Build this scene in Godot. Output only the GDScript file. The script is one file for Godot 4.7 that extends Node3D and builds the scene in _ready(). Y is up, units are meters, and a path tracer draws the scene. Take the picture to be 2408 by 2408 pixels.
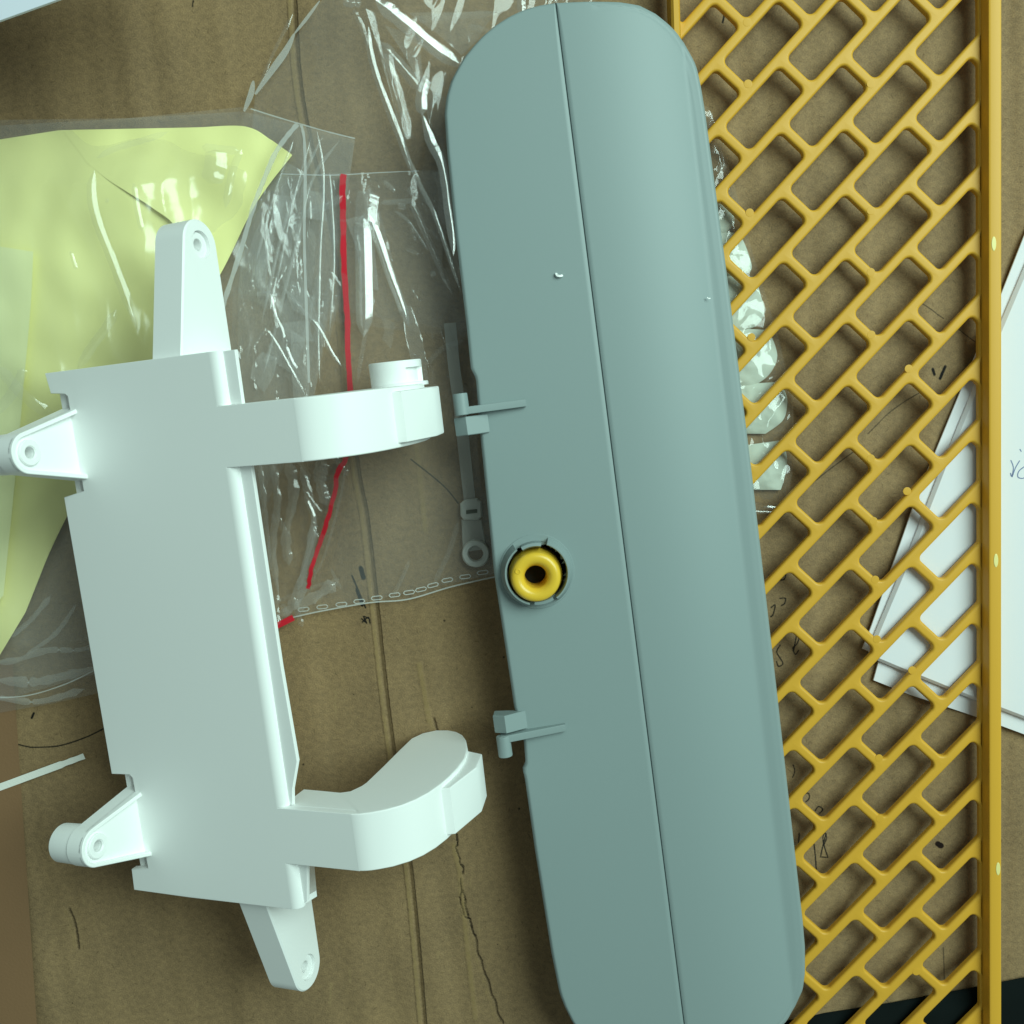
extends Node3D
# Plastic parts and bags lying on cardboard. Metres; x to the right, z towards the viewer, y up from the board.

const CAM_H := 0.36                      # height of the lens above the board
const TILT := 0.0925                     # how far the lens leans from straight down (rad)
const FOCAL := 2370.0                    # focal length in steps of the 2408-step picture side

var noise_a := FastNoiseLite.new()
var noise_b := FastNoiseLite.new()
var noise_c := FastNoiseLite.new()
var rng := RandomNumberGenerator.new()

# ------------------------------------------------------------------ helpers
# a spot measured on the photograph, as a place in the scene at a given height (mm) above the board
func at(px: float, py: float, mm := 0.0) -> Vector3:
	var u := (px - 1204.0) / FOCAL
	var v := (py - 1204.0) / FOCAL
	var d := Vector3(u, -cos(TILT) + v * sin(TILT), sin(TILT) + v * cos(TILT))
	return Vector3(0, CAM_H, 0) + d * ((mm * 0.001 - CAM_H) / d.y)

func at2(p: Vector2, mm := 0.0) -> Vector3:
	return at(p.x, p.y, mm)

func numbered(called: String, parent: Node) -> String:
	if not parent.has_node(called):
		return called
	var k := 1
	while parent.has_node("%s_%03d" % [called, k]):
		k += 1
	return "%s_%03d" % [called, k]

func tag(o: Node, label: String, category: String, group := "") -> Node:
	o.set_meta("label", label)
	o.set_meta("category", category)
	if group != "":
		o.set_meta("group", group)
	return o

func thing(called: String, label: String, category: String, group := "", where := Vector3.ZERO) -> Node3D:
	var o := Node3D.new()
	o.name = numbered(called, self)
	o.position = where
	add_child(o)
	tag(o, label, category, group)
	return o

func put(called: String, m: Mesh, mat: Material, parent: Node = self) -> MeshInstance3D:
	var o := MeshInstance3D.new()
	o.name = numbered(called, parent)
	o.mesh = m
	o.material_override = mat
	parent.add_child(o, true)
	return o

# triangles given counter-clockwise as seen from outside; normals are smoothed below a crease angle
class Builder:
	var v := PackedVector3Array()
	func tri(a: Vector3, b: Vector3, c: Vector3) -> void:
		v.append(a); v.append(c); v.append(b)
	func quad(a: Vector3, b: Vector3, c: Vector3, d: Vector3) -> void:
		tri(a, b, c); tri(a, c, d)
	func mesh(crease := 35.0) -> ArrayMesh:
		var n := v.size()
		var fn := PackedVector3Array()
		fn.resize(n / 3)
		var at_spot := {}
		for t in n / 3:
			var f := (v[t * 3 + 2] - v[t * 3]).cross(v[t * 3 + 1] - v[t * 3])
			fn[t] = f
			for k in 3:
				var key := Vector3i((v[t * 3 + k] * 50000.0).round())
				if not at_spot.has(key):
					at_spot[key] = PackedInt32Array()
				at_spot[key].append(t)
		var nn := PackedVector3Array()
		nn.resize(n)
		var lim := cos(deg_to_rad(crease))
		for t in n / 3:
			var own := fn[t].normalized()
			for k in 3:
				var key := Vector3i((v[t * 3 + k] * 50000.0).round())
				var s := Vector3.ZERO
				for o in at_spot[key]:
					if fn[o].normalized().dot(own) >= lim:
						s += fn[o]
				nn[t * 3 + k] = s.normalized() if s.length_squared() > 0.0 else own
		var a := []
		a.resize(Mesh.ARRAY_MAX)
		a[Mesh.ARRAY_VERTEX] = v
		a[Mesh.ARRAY_NORMAL] = nn
		var m := ArrayMesh.new()
		m.add_surface_from_arrays(Mesh.PRIMITIVE_TRIANGLES, a)
		return m

func area2(p: PackedVector2Array) -> float:
	var s := 0.0
	for i in p.size():
		s += p[i].cross(p[(i + 1) % p.size()])
	return s * 0.5

func ccw(p: PackedVector2Array) -> PackedVector2Array:
	var q := p.duplicate()
	if area2(q) < 0.0:
		q.reverse()
	return q

func inset(p: PackedVector2Array, d: float) -> PackedVector2Array:
	var out := PackedVector2Array()
	var n := p.size()
	for i in n:
		var e1 := (p[i] - p[(i + n - 1) % n]).normalized()
		var e2 := (p[(i + 1) % n] - p[i]).normalized()
		var n1 := Vector2(e1.y, -e1.x)
		var n2 := Vector2(e2.y, -e2.x)
		out.append(p[i] - (n1 + n2) * d / maxf(0.35, 1.0 + n1.dot(n2)))
	return out

func circle(c: Vector2, r: float, n := 40) -> PackedVector2Array:
	var p := PackedVector2Array()
	for i in n:
		p.append(c + Vector2.from_angle(TAU * i / n) * r)
	return p

# an extruded outline in the frame f (outline in f.x, f.y; from z0 to z1 along f.z) with rounded rims
func prism(b: Builder, outline: PackedVector2Array, f: Transform3D, z0: float, z1: float, bevel := 0.0, steps := 2, both := false) -> void:
	var p := ccw(outline)
	var flip := f.basis.determinant() < 0.0
	var rings := []
	if both and bevel > 0.0:
		for k in range(steps + 1):
			var a := PI / 2 * (1.0 - float(k) / steps)
			rings.append([bevel * (1.0 - cos(a)), z0 + bevel - bevel * sin(a)])
	else:
		rings.append([0.0, z0])
	if bevel > 0.0:
		for k in range(steps + 1):
			var a := PI / 2 * k / steps
			rings.append([bevel * (1.0 - cos(a)), z1 - bevel + bevel * sin(a)])
	else:
		rings.append([0.0, z1])
	var n := p.size()
	var lines := []
	for r in rings:
		var q := inset(p, r[0]) if r[0] > 0.0 else p
		var line := PackedVector3Array()
		for x in q:
			line.append(f * Vector3(x.x, x.y, r[1]))
		lines.append(line)
	for k in lines.size() - 1:
		for i in n:
			var j := (i + 1) % n
			if flip:
				b.quad(lines[k][j], lines[k][i], lines[k + 1][i], lines[k + 1][j])
			else:
				b.quad(lines[k][i], lines[k][j], lines[k + 1][j], lines[k + 1][i])
	var tri := Geometry2D.triangulate_polygon(p)
	for side in 2:
		var line: PackedVector3Array = lines[0] if side == 0 else lines[-1]
		for t in range(0, tri.size(), 3):
			var i0 := tri[t]
			var i1 := tri[t + 1]
			var i2 := tri[t + 2]
			var up := (p[i1] - p[i0]).cross(p[i2] - p[i0]) > 0.0
			if (up != (side == 0)) != flip:
				b.tri(line[i0], line[i1], line[i2])
			else:
				b.tri(line[i0], line[i2], line[i1])

# a plate with a round hole: rim outline seen from the hole's centre, walls inside and out
func holed(b: Builder, outline: PackedVector2Array, c: Vector2, r: float, f: Transform3D, z0: float, z1: float, bevel := 0.0, lip := 0.0) -> void:
	var p := ccw(outline)
	var flip := f.basis.determinant() < 0.0
	var angles := []
	for i in 72:
		angles.append(TAU * i / 72.0 - PI)
	for q in p:
		angles.append((q - c).angle())
	angles.sort()
	var inner := inset(p, bevel) if bevel > 0.0 else p
	var outs := [PackedVector2Array(), PackedVector2Array()]
	var dirs := PackedVector2Array()
	for a in angles:
		var d := Vector2.from_angle(a)
		dirs.append(d)
		for w in 2:
			var poly: PackedVector2Array = p if w == 0 else inner
			var best := 0.0
			for i in poly.size():
				var hit = Geometry2D.segment_intersects_segment(c, c + d * 10000.0, poly[i], poly[(i + 1) % poly.size()])
				if hit != null:
					best = maxf(best, (hit - c).length())
			outs[w].append(c + d * best)
	var n := dirs.size()
	for i in n:
		var j := (i + 1) % n
		if angles[i] == angles[j]:
			continue
		var rows := []
		for k in [i, j]:
			rows.append([f * Vector3(outs[0][k].x, outs[0][k].y, z0), f * Vector3(outs[0][k].x, outs[0][k].y, z1 - bevel), f * Vector3(outs[1][k].x, outs[1][k].y, z1),
				f * Vector3(c.x + dirs[k].x * (r + lip), c.y + dirs[k].y * (r + lip), z1), f * Vector3(c.x + dirs[k].x * r, c.y + dirs[k].y * r, z1 - lip), f * Vector3(c.x + dirs[k].x * r, c.y + dirs[k].y * r, z0)])
		for k in 5:
			if flip:
				b.quad(rows[1][k], rows[0][k], rows[0][k + 1], rows[1][k + 1])
			else:
				b.quad(rows[0][k], rows[1][k], rows[1][k + 1], rows[0][k + 1])

# a lathed profile (radius, height) about f.z, over part of a turn
func lathe(b: Builder, prof: PackedVector2Array, f: Transform3D, n := 48, from := 0.0, to := TAU) -> void:
	for i in n:
		var a0 := lerpf(from, to, float(i) / n)
		var a1 := lerpf(from, to, float(i + 1) / n)
		for k in prof.size() - 1:
			var p0 := prof[k]
			var p1 := prof[k + 1]
			b.quad(f * Vector3(cos(a0) * p0.x, sin(a0) * p0.x, p0.y), f * Vector3(cos(a1) * p0.x, sin(a1) * p0.x, p0.y), f * Vector3(cos(a1) * p1.x, sin(a1) * p1.x, p1.y), f * Vector3(cos(a0) * p1.x, sin(a0) * p1.x, p1.y))

# a flat band along a path with a little thickness (metres)
func band(b: Builder, path: PackedVector3Array, width: float, thick: float, widths := PackedFloat32Array()) -> void:
	var n := path.size()
	var rows := []
	for i in n:
		var d := (path[mini(i + 1, n - 1)] - path[maxi(i - 1, 0)]).normalized()
		var side := d.cross(Vector3.UP).normalized() * 0.5 * (widths[i] if widths.size() else width)
		var up := Vector3.UP * thick
		rows.append([path[i] - side, path[i] - side + up, path[i] + side + up, path[i] + side])
	for i in n - 1:
		for k in 4:
			var j := (k + 1) % 4
			b.quad(rows[i][k], rows[i][j], rows[i + 1][j], rows[i + 1][k])
	b.quad(rows[0][3], rows[0][2], rows[0][1], rows[0][0])
	b.quad(rows[-1][0], rows[-1][1], rows[-1][2], rows[-1][3])

# a finely divided path through measured spots
func path_of(spots: Array, mm: float, per := 8) -> PackedVector3Array:
	var c := Curve3D.new()
	for i in spots.size():
		var s: Vector2 = spots[i]
		var t: Vector2 = (spots[mini(i + 1, spots.size() - 1)] - spots[maxi(i - 1, 0)]) / 6.0
		c.add_point(Vector3(s.x, s.y, 0), Vector3(-t.x, -t.y, 0), Vector3(t.x, t.y, 0))
	var out := PackedVector3Array()
	for i in spots.size() - 1:
		for k in per:
			var q := c.sample(i, float(k) / per)
			out.append(at(q.x, q.y, mm))
	out.append(at2(spots[-1], mm))
	return out

func along(line: Array, t: float) -> Vector2:
	var total := 0.0
	for i in line.size() - 1:
		total += line[i].distance_to(line[i + 1])
	var want := t * total
	for i in line.size() - 1:
		var l: float = line[i].distance_to(line[i + 1])
		if want <= l or i == line.size() - 2:
			return line[i].lerp(line[i + 1], want / l)
		want -= l
	return line[-1]

# a soft sheet spanned between four measured edges (top, bottom left to right; left, right downwards); height(px, place) in mm
func sheet(top: Array, bottom: Array, left: Array, right: Array, nu: int, nv: int, height: Callable) -> ArrayMesh:
	var pos := PackedVector3Array()
	pos.resize((nu + 1) * (nv + 1))
	var tops := []
	var bots := []
	for i in nu + 1:
		tops.append(along(top, float(i) / nu))
		bots.append(along(bottom, float(i) / nu))
	for j in nv + 1:
		var v := float(j) / nv
		var l := along(left, v)
		var r := along(right, v)
		for i in nu + 1:
			var u := float(i) / nu
			var p: Vector2 = l.lerp(r, u) + tops[i].lerp(bots[i], v) - tops[0].lerp(tops[nu], u).lerp(bots[0].lerp(bots[nu], u), v)
			var g := at2(p) * 1000.0
			pos[j * (nu + 1) + i] = at2(p, height.call(p, Vector2(g.x, g.z), u, v))
	return grid_mesh(pos, nu, nv)

func grid_mesh(pos: PackedVector3Array, nu: int, nv: int) -> ArrayMesh:
	var nrm := PackedVector3Array()
	var uv := PackedVector2Array()
	nrm.resize(pos.size())
	uv.resize(pos.size())
	var idx := PackedInt32Array()
	var w := nu + 1
	for j in nv + 1:
		for i in w:
			var a := pos[j * w + mini(i + 1, nu)] - pos[j * w + maxi(i - 1, 0)]
			var b := pos[mini(j + 1, nv) * w + i] - pos[maxi(j - 1, 0) * w + i]
			var n := b.cross(a).normalized()
			nrm[j * w + i] = n if n.y >= 0.0 else -n
			uv[j * w + i] = Vector2(float(i) / nu, float(j) / nv)
	var p := pos[w] - pos[0]
	var turned := p.cross(pos[1] - pos[0]).y < 0.0
	for j in nv:
		for i in nu:
			var k := j * w + i
			if turned:
				idx.append_array([k, k + w, k + 1, k + 1, k + w, k + w + 1])
			else:
				idx.append_array([k, k + 1, k + w, k + 1, k + w + 1, k + w])
	var a := []
	a.resize(Mesh.ARRAY_MAX)
	a[Mesh.ARRAY_VERTEX] = pos
	a[Mesh.ARRAY_NORMAL] = nrm
	a[Mesh.ARRAY_TEX_UV] = uv
	a[Mesh.ARRAY_INDEX] = idx
	var m := ArrayMesh.new()
	m.add_surface_from_arrays(Mesh.PRIMITIVE_TRIANGLES, a)
	return m

# a folded-over piece of film along a path: tent-shaped, in layers; half width in picture steps, flank slope, foot height in mm at both ends
func fold(parent: Node, spots: Array, w: float, slope: float, foot0: float, foot1: float, m: Material, layers := 2, rough_edge := 0.25) -> void:
	var b := Builder.new()
	var flat := path_of(spots, 0.0, 10)
	var n := flat.size()
	var wm := w * 0.000146
	for layer in layers:
		var rows := []
		for i in n:
			var s := float(i) / (n - 1)
			var d := flat[mini(i + 1, n - 1)] - flat[maxi(i - 1, 0)]
			d = d.normalized()
			var sd := Vector3(-d.z, 0, d.x)
			sd = -sd if sd.x < 0.0 else sd
			var taper := clampf(minf(s, 1.0 - s) * 7.0, 0.04, 1.0)
			var ww := wm * taper * (1.0 + rough_edge * noise_a.get_noise_2d(s * 130.0 + spots[0].x, layer * 40.0 + spots[0].y))
			var h := slope * ww * (1.0 + rough_edge * 0.5 * noise_a.get_noise_2d(s * 70.0 + spots[0].y, 7.0))
			var foot := lerpf(foot0, foot1, s) * 0.001 + layer * 0.00022
			var c := flat[i]
			c.y = 0.0
			# kept over the measured spot at its own height
			c *= 1.0 - (foot + h * 0.5) / CAM_H
			var row := []
			for q in [-1.0, -0.6, -0.22, 0.0, 0.22, 0.6, 1.0]:
				var y: float = foot + h * (1.0 - pow(absf(q), 1.15))
				row.append(c + sd * ww * q + Vector3.UP * y)
			rows.append(row)
		for i in n - 1:
			for k in 6:
				b.quad(rows[i][k], rows[i + 1][k], rows[i + 1][k + 1], rows[i][k + 1])
	for i in range(0, b.v.size(), 3):
		var f := (b.v[i + 2] - b.v[i]).cross(b.v[i + 1] - b.v[i])
		if f.y < 0.0:
			var x := b.v[i + 1]
			b.v[i + 1] = b.v[i + 2]
			b.v[i + 2] = x
	put("film_fold", b.mesh(60.0), m, parent)

func smooth(spots: Array) -> Array:
	var c := Curve2D.new()
	for i in spots.size():
		var t: Vector2 = (spots[mini(i + 1, spots.size() - 1)] - spots[maxi(i - 1, 0)]) / 6.0
		c.add_point(spots[i], -t, t)
	var out := []
	for i in spots.size() - 1:
		for k in 6:
			out.append(c.sample(i, k / 6.0))
	out.append(spots[-1])
	return out

func paint(c: Color, rough := 0.5, grain := 0.0, scale := 400.0, spec := 0.5) -> StandardMaterial3D:
	var m := StandardMaterial3D.new()
	m.albedo_color = c.linear_to_srgb()
	m.roughness = rough
	m.metallic_specular = spec
	if grain > 0.0:
		var t := NoiseTexture2D.new()
		var n := FastNoiseLite.new()
		n.seed = 11
		n.frequency = 0.09
		n.fractal_octaves = 3
		t.noise = n
		t.width = 256
		t.height = 256
		t.seamless = true
		m.heightmap_enabled = true
		m.heightmap_texture = t
		m.heightmap_scale = grain
		m.uv1_triplanar = true
		m.uv1_scale = Vector3.ONE * scale / 16.0
	return m

func film_paint(alpha: float, rough := 0.1, c := Color(0.8, 0.8, 0.78)) -> StandardMaterial3D:
	var m := StandardMaterial3D.new()
	var s := c.linear_to_srgb()
	m.albedo_color = Color(s.r, s.g, s.b, alpha)
	m.transparency = BaseMaterial3D.TRANSPARENCY_ALPHA
	m.roughness = rough
	m.metallic_specular = 1.0
	m.cull_mode = BaseMaterial3D.CULL_DISABLED
	return m

var mat := {}

func _ready() -> void:
	rng.seed = 7
	# ---- camera
	var cam := Camera3D.new()
	cam.name = "camera"
	cam.position = Vector3(0, CAM_H, 0)
	cam.basis = Basis(Vector3.RIGHT, Vector3(0, -sin(TILT), -cos(TILT)), Vector3(0, cos(TILT), -sin(TILT)))
	cam.fov = rad_to_deg(2.0 * atan(1204.0 / FOCAL))
	cam.near = 0.01
	cam.far = 20.0
	add_child(cam)
	cam.make_current()
	# ---- room light: a dim room and one window to the upper right
	var env := Environment.new()
	env.background_mode = Environment.BG_COLOR
	env.background_color = Color(0.13, 0.174, 0.16).linear_to_srgb()
	env.tonemap_mode = Environment.TONE_MAPPER_LINEAR
	env.tonemap_exposure = 1.05
	env.sdfgi_enabled = true
	env.ssao_enabled = true
	env.ssil_enabled = true
	var we := WorldEnvironment.new()
	we.name = "room_light"
	we.environment = env
	add_child(we)
	var win := AreaLight3D.new()
	win.name = "window_daylight"
	win.area_size = Vector2(0.86, 0.76)
	win.light_color = Color(0.735, 1.0, 0.905).linear_to_srgb()
	win.light_energy = 1.84
	win.shadow_enabled = true
	add_child(win)
	win.look_at_from_position(Vector3(0.69, 0.95, -0.49), Vector3(0, 0, 0.0), Vector3.UP)

	noise_a.seed = 3
	noise_a.frequency = 0.035
	noise_a.fractal_octaves = 3
	noise_b.seed = 21
	noise_b.noise_type = FastNoiseLite.TYPE_SIMPLEX
	noise_b.fractal_type = FastNoiseLite.FRACTAL_RIDGED
	noise_b.fractal_octaves = 2
	noise_b.frequency = 0.03
	noise_c.seed = 5
	noise_c.noise_type = FastNoiseLite.TYPE_CELLULAR
	noise_c.cellular_return_type = FastNoiseLite.RETURN_DISTANCE
	noise_c.frequency = 0.07

	mat.white = paint(Color(0.93, 0.93, 0.925), 0.45, 0.0004)
	mat.panel = paint(Color(0.252, 0.312, 0.315), 0.5, 0.0005, 400.0, 0.5)
	mat.yellow = paint(Color(0.70, 0.365, 0.034), 0.45, 0.0008, 400.0, 0.4)
	mat.knob = paint(Color(0.84, 0.52, 0.04), 0.3, 0.0005)
	mat.paper = paint(Color(0.77, 0.75, 0.79), 0.85, 0.001, 300.0)
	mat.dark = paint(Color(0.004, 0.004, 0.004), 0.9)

	build_board()
	build_papers()
	build_grid()
	build_bags()
	build_panel()
	build_bracket()

# ------------------------------------------------------------------ the cardboard
const BOARD := 0.46
const TEX := 2048
var board_color: Image
var board_relief: Image

func board_uv(p: Vector3) -> Vector2:
	return Vector2(p.x / BOARD + 0.5, p.z / BOARD + 0.46) * TEX

func stamp(im: Image, c: Vector2, r: float, col: Color, amount: float) -> void:
	for y in range(int(c.y - r - 1), int(c.y + r + 2)):
		for x in range(int(c.x - r - 1), int(c.x + r + 2)):
			if x < 0 or y < 0 or x >= TEX or y >= TEX:
				continue
			var k := clampf(r + 0.5 - Vector2(x + 0.5, y + 0.5).distance_to(c), 0.0, 1.0) * amount
			if k > 0.0:
				im.set_pixel(x, y, im.get_pixel(x, y).lerp(col, k))

# a stroke on the board through measured spots: pen marks, pressed lines, cracks
func stroke(im: Image, spots: Array, width: float, col: Color, amount := 0.9, wobble := 0.0) -> void:
	var pts := path_of(spots, 0.0, 10)
	for i in pts.size() - 1:
		var a := board_uv(pts[i])
		var b := board_uv(pts[i + 1])
		var n := maxi(1, int(a.distance_to(b) / 0.7))
		for k in n:
			var off := Vector2(rng.randf_range(-1, 1), rng.randf_range(-1, 1)) * wobble
			stamp(im, a.lerp(b, float(k) / n) + off, width * rng.randf_range(0.8, 1.15), col, amount * rng.randf_range(0.75, 1.0))

func build_board() -> void:
	var n1 := FastNoiseLite.new()
	n1.seed = 1
	n1.frequency = 0.004
	n1.fractal_octaves = 4
	var n2 := FastNoiseLite.new()
	n2.seed = 2
	n2.frequency = 0.09
	n2.fractal_octaves = 3
	var n3 := FastNoiseLite.new()
	n3.seed = 9
	n3.frequency = 0.35
	n3.fractal_octaves = 2
	var a := n1.get_image(TEX, TEX).get_data()
	var streaky := n2.get_image(TEX * 3 / 4, TEX)
	streaky.resize(TEX, TEX, Image.INTERPOLATE_CUBIC)
	var b := streaky.get_data()
	var c := n3.get_image(TEX, TEX).get_data()
	var col := PackedByteArray()
	col.resize(TEX * TEX * 3)
	var rel := PackedByteArray()
	rel.resize(TEX * TEX)
	var base := Color(0.272, 0.176, 0.09).linear_to_srgb()
	for i in TEX * TEX:
		var f := 1.0 + (a[i] - 128) * 0.0006 + (b[i] - 128) * 0.0006 + (c[i] - 128) * 0.0010
		var k := i * 3
		col[k] = mini(255, int(base.r * 255.0 * f))
		col[k + 1] = mini(255, int(base.g * 255.0 * f))
		col[k + 2] = mini(255, int(base.b * 255.0 * (f * 0.9 + 0.1)))
		rel[i] = 128 + (b[i] - 128) / 14 + (c[i] - 128) / 16
	board_color = Image.create_from_data(TEX, TEX, false, Image.FORMAT_RGB8, col)
	board_relief = Image.create_from_data(TEX, TEX, false, Image.FORMAT_L8, rel)
	# paper fibres and flecks
	for i in 5200:
		var p := Vector2(rng.randf() * TEX, rng.randf() * TEX)
		var d := Vector2.from_angle(rng.randf() * TAU)
		var dark := rng.randf() < 0.6
		var l := rng.randf_range(2.0, 9.0)
		var tone := Color(0.22, 0.17, 0.11) if dark else Color(0.74, 0.64, 0.48)
		var q := p
		for k in int(l):
			stamp(board_color, q, 0.55, tone, 0.3)
			q += d
			d = d.rotated(rng.randf_range(-0.3, 0.3))
	for i in 90:
		stamp(board_color, Vector2(rng.randf() * TEX, rng.randf() * TEX), rng.randf_range(0.7, 2.0), Color(0.13, 0.10, 0.07), 0.7)
	var ink := Color(0.05, 0.045, 0.04)
	var crack := Color(0.13, 0.10, 0.06)
	# pressed score lines in the board and two cracks
	var scores := [[Vector2(690, -40), Vector2(700, 150), Vector2(722, 300), Vector2(790, 620), Vector2(838, 1075), Vector2(865, 1235), Vector2(905, 1600), Vector2(925, 1760), Vector2(968, 2060), Vector2(1000, 2420)]]
	for s in scores:
		stroke(board_relief, s, 3.2, Color(0.2, 0.2, 0.2), 0.35, 0.4)
		stroke(board_relief, s.map(func(v): return v + Vector2(-12, 0)), 4.0, Color(0.66, 0.66, 0.66), 0.25, 0.6)
		stroke(board_color, s, 2.3, Color(0.24, 0.18, 0.10), 0.11, 0.8)
		stroke(board_color, s.map(func(v): return v + Vector2(-12, 0)), 3.4, Color(0.66, 0.56, 0.39), 0.07, 1.0)
	for s in [[Vector2(1020, 1690), Vector2(1035, 1745)], [Vector2(1116, 2200), Vector2(1120, 2215), Vector2(1122, 2240), Vector2(1131, 2260), Vector2(1137, 2285), Vector2(1149, 2312), Vector2(1155, 2340), Vector2(1164, 2356), Vector2(1170, 2385), Vector2(1184, 2410)],
			[Vector2(160, 2140), Vector2(172, 2170), Vector2(178, 2200), Vector2(182, 2235)]]:
		for part in 3:
			stroke(board_relief, s, 1.0 + part * 0.5, Color(0.1, 0.1, 0.1), 0.22, 1.0)
			stroke(board_color, s, 0.4 + 0.1 * part, crack, 0.22, 1.0)
		stroke(board_color, s.map(func(v): return v + Vector2(-9, 2)), 2.4, Color(0.66, 0.56, 0.39), 0.06, 2.0)
	for s in [[Vector2(1073, 1962), Vector2(1075, 1985), Vector2(1072, 1995), Vector2(1080, 2018), Vector2(1082, 2032), Vector2(1089, 2040), Vector2(1088, 2056)], [Vector2(1082, 2066), Vector2(1085, 2095), Vector2(1082, 2115), Vector2(1088, 2140), Vector2(1094, 2158), Vector2(1103, 2160), Vector2(1107, 2172), Vector2(1111, 2190), Vector2(1117, 2202)], [Vector2(1086, 2092), Vector2(1093, 2112), Vector2(1094, 2132), Vector2(1101, 2155)]]:
		stroke(board_color, s, 0.9, crack, 0.75, 0.9)
		stroke(board_relief, s, 1.6, Color(0.1, 0.1, 0.1), 0.5, 0.8)
		stroke(board_color, s.map(func(v): return v + Vector2(-7, 2)), 1.6, Color(0.66, 0.56, 0.39), 0.1, 1.5)
	for s in [[Vector2(1066, 1985), Vector2(1082, 2060), Vector2(1098, 2220), Vector2(1118, 2400)], [Vector2(985, 1560), Vector2(1010, 1700)], [Vector2(1790, 2290), Vector2(1760, 2000)], [Vector2(960, 900), Vector2(985, 1100), Vector2(1000, 1250)]]:
		stroke(board_color, s, 4.5, Color(0.66, 0.56, 0.39), 0.05, 1.5)
		stroke(board_relief, s, 5.0, Color(0.62, 0.62, 0.62), 0.12, 1.0)
	# pen marks
	stroke(board_color, [Vector2(838, 1385), Vector2(852, 1425)], 2.2, ink, 0.8)
	stroke(board_color, [Vector2(848, 1335), Vector2(855, 1360)], 3.4, ink, 0.7)
	stroke(board_color, [Vector2(827, 1354), Vector2(860, 1430)], 1.1, ink, 0.8)
	for s in [[Vector2(850, 1455), Vector2(862, 1465), Vector2(855, 1450), Vector2(868, 1455)], [Vector2(852, 1463), Vector2(866, 1452), Vector2(870, 1466)]]:
		stroke(board_color, s, 1.0, ink, 0.8)
	stroke(board_color, [Vector2(966, 1080), Vector2(1010, 1115), Vector2(1050, 1150), Vector2(1078, 1185)], 0.8, ink, 0.7)
	stroke(board_color, [Vector2(36, 1750), Vector2(75, 1758), Vector2(140, 1755), Vector2(200, 1735), Vector2(245, 1713)], 0.9, ink, 0.75)
	stroke(board_color, [Vector2(78, 1678), Vector2(73, 1690)], 1.6, ink, 0.8)
	stroke(board_color, [Vector2(453, 0), Vector2(451, 14)], 1.0, ink, 0.7)
	stroke(board_color, [Vector2(1690, 10), Vector2(1703, 30), Vector2(1700, 52)], 1.2, ink, 0.8)
	stroke(board_color, [Vector2(2192, 868), Vector2(2197, 882)], 2.2, ink, 0.75)
	stroke(board_color, [Vector2(2222, 862), Vector2(2210, 890), Vector2(2216, 875)], 2.0, ink, 0.7)
	for s in [[Vector2(2165, 712), Vector2(2220, 750)], [Vector2(2250, 770), Vector2(2300, 805)], [Vector2(2040, 1020), Vector2(2100, 965), Vector2(2165, 922)], [Vector2(1890, 1155), Vector2(1950, 1105), Vector2(2010, 1060)]]:
		stroke(board_color, s, 0.6, ink, 0.55)
	# pencilled figures beside the panel
	for s in [[Vector2(1842, 1330), Vector2(1834, 1352), Vector2(1836, 1364), Vector2(1846, 1362), Vector2(1848, 1348), Vector2(1838, 1345)], [Vector2(1811, 1355), Vector2(1806, 1368)],
			[Vector2(1835, 1408), Vector2(1848, 1408), Vector2(1846, 1420), Vector2(1838, 1425)], [Vector2(1815, 1430), Vector2(1824, 1424), Vector2(1820, 1445), Vector2(1814, 1452)],
			[Vector2(1868, 1530), Vector2(1876, 1492), Vector2(1882, 1495), Vector2(1876, 1515), Vector2(1866, 1525), Vector2(1872, 1540), Vector2(1880, 1530)],
			[Vector2(1836, 1518), Vector2(1828, 1535), Vector2(1842, 1560), Vector2(1832, 1568), Vector2(1827, 1556)],
			[Vector2(1866, 1800), Vector2(1870, 1815), Vector2(1864, 1830)], [Vector2(1892, 1868), Vector2(1903, 1868), Vector2(1904, 1880), Vector2(1896, 1888)], [Vector2(1918, 1908), Vector2(1926, 1898), Vector2(1936, 1905), Vector2(1928, 1914)],
			[Vector2(1895, 1993), Vector2(1915, 1985)], [Vector2(1915, 1985), Vector2(1918, 2015), Vector2(1920, 2048)], [Vector2(1944, 1962), Vector2(1936, 1990), Vector2(1930, 2016)], [Vector2(1930, 2016), Vector2(1948, 2018)], [Vector2(1948, 2018), Vector2(1939, 1990), Vector2(1936, 1972), Vector2(1941, 1960), Vector2(1945, 1972), Vector2(1938, 1990)],
			[Vector2(1880, 1960), Vector2(1878, 1985)]]:
		stroke(board_color, s, 0.85, ink, 0.85)
	stroke(board_color, [Vector2(2206, 1985), Vector2(2214, 1990)], 4.5, Color(0.1, 0.05, 0.03), 0.85)
	stroke(board_color, [Vector2(2220, 2230), Vector2(2224, 2330)], 0.6, ink, 0.5)
	# worn pale scuffs
	for i in 26:
		var p := Vector2(rng.randf_range(60, 1180), rng.randf_range(1150, 2400))
		stroke(board_color, [p, p + Vector2(rng.randf_range(-8, 8), rng.randf_range(10, 60))], rng.randf_range(0.8, 2.2), Color(0.66, 0.56, 0.40), 0.12, 1.5)
	var m := StandardMaterial3D.new()
	m.albedo_texture = ImageTexture.create_from_image(board_color)
	m.heightmap_enabled = true
	m.heightmap_texture = ImageTexture.create_from_image(board_relief)
	m.heightmap_scale = 0.17
	m.roughness = 0.8
	m.metallic_specular = 0.35
	# the sheet itself, gently buckled along its flutes
	var n := 190
	var pos := PackedVector3Array()
	var waves := FastNoiseLite.new()
	waves.seed = 14
	waves.frequency = 1.0
	waves.fractal_octaves = 2
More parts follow.
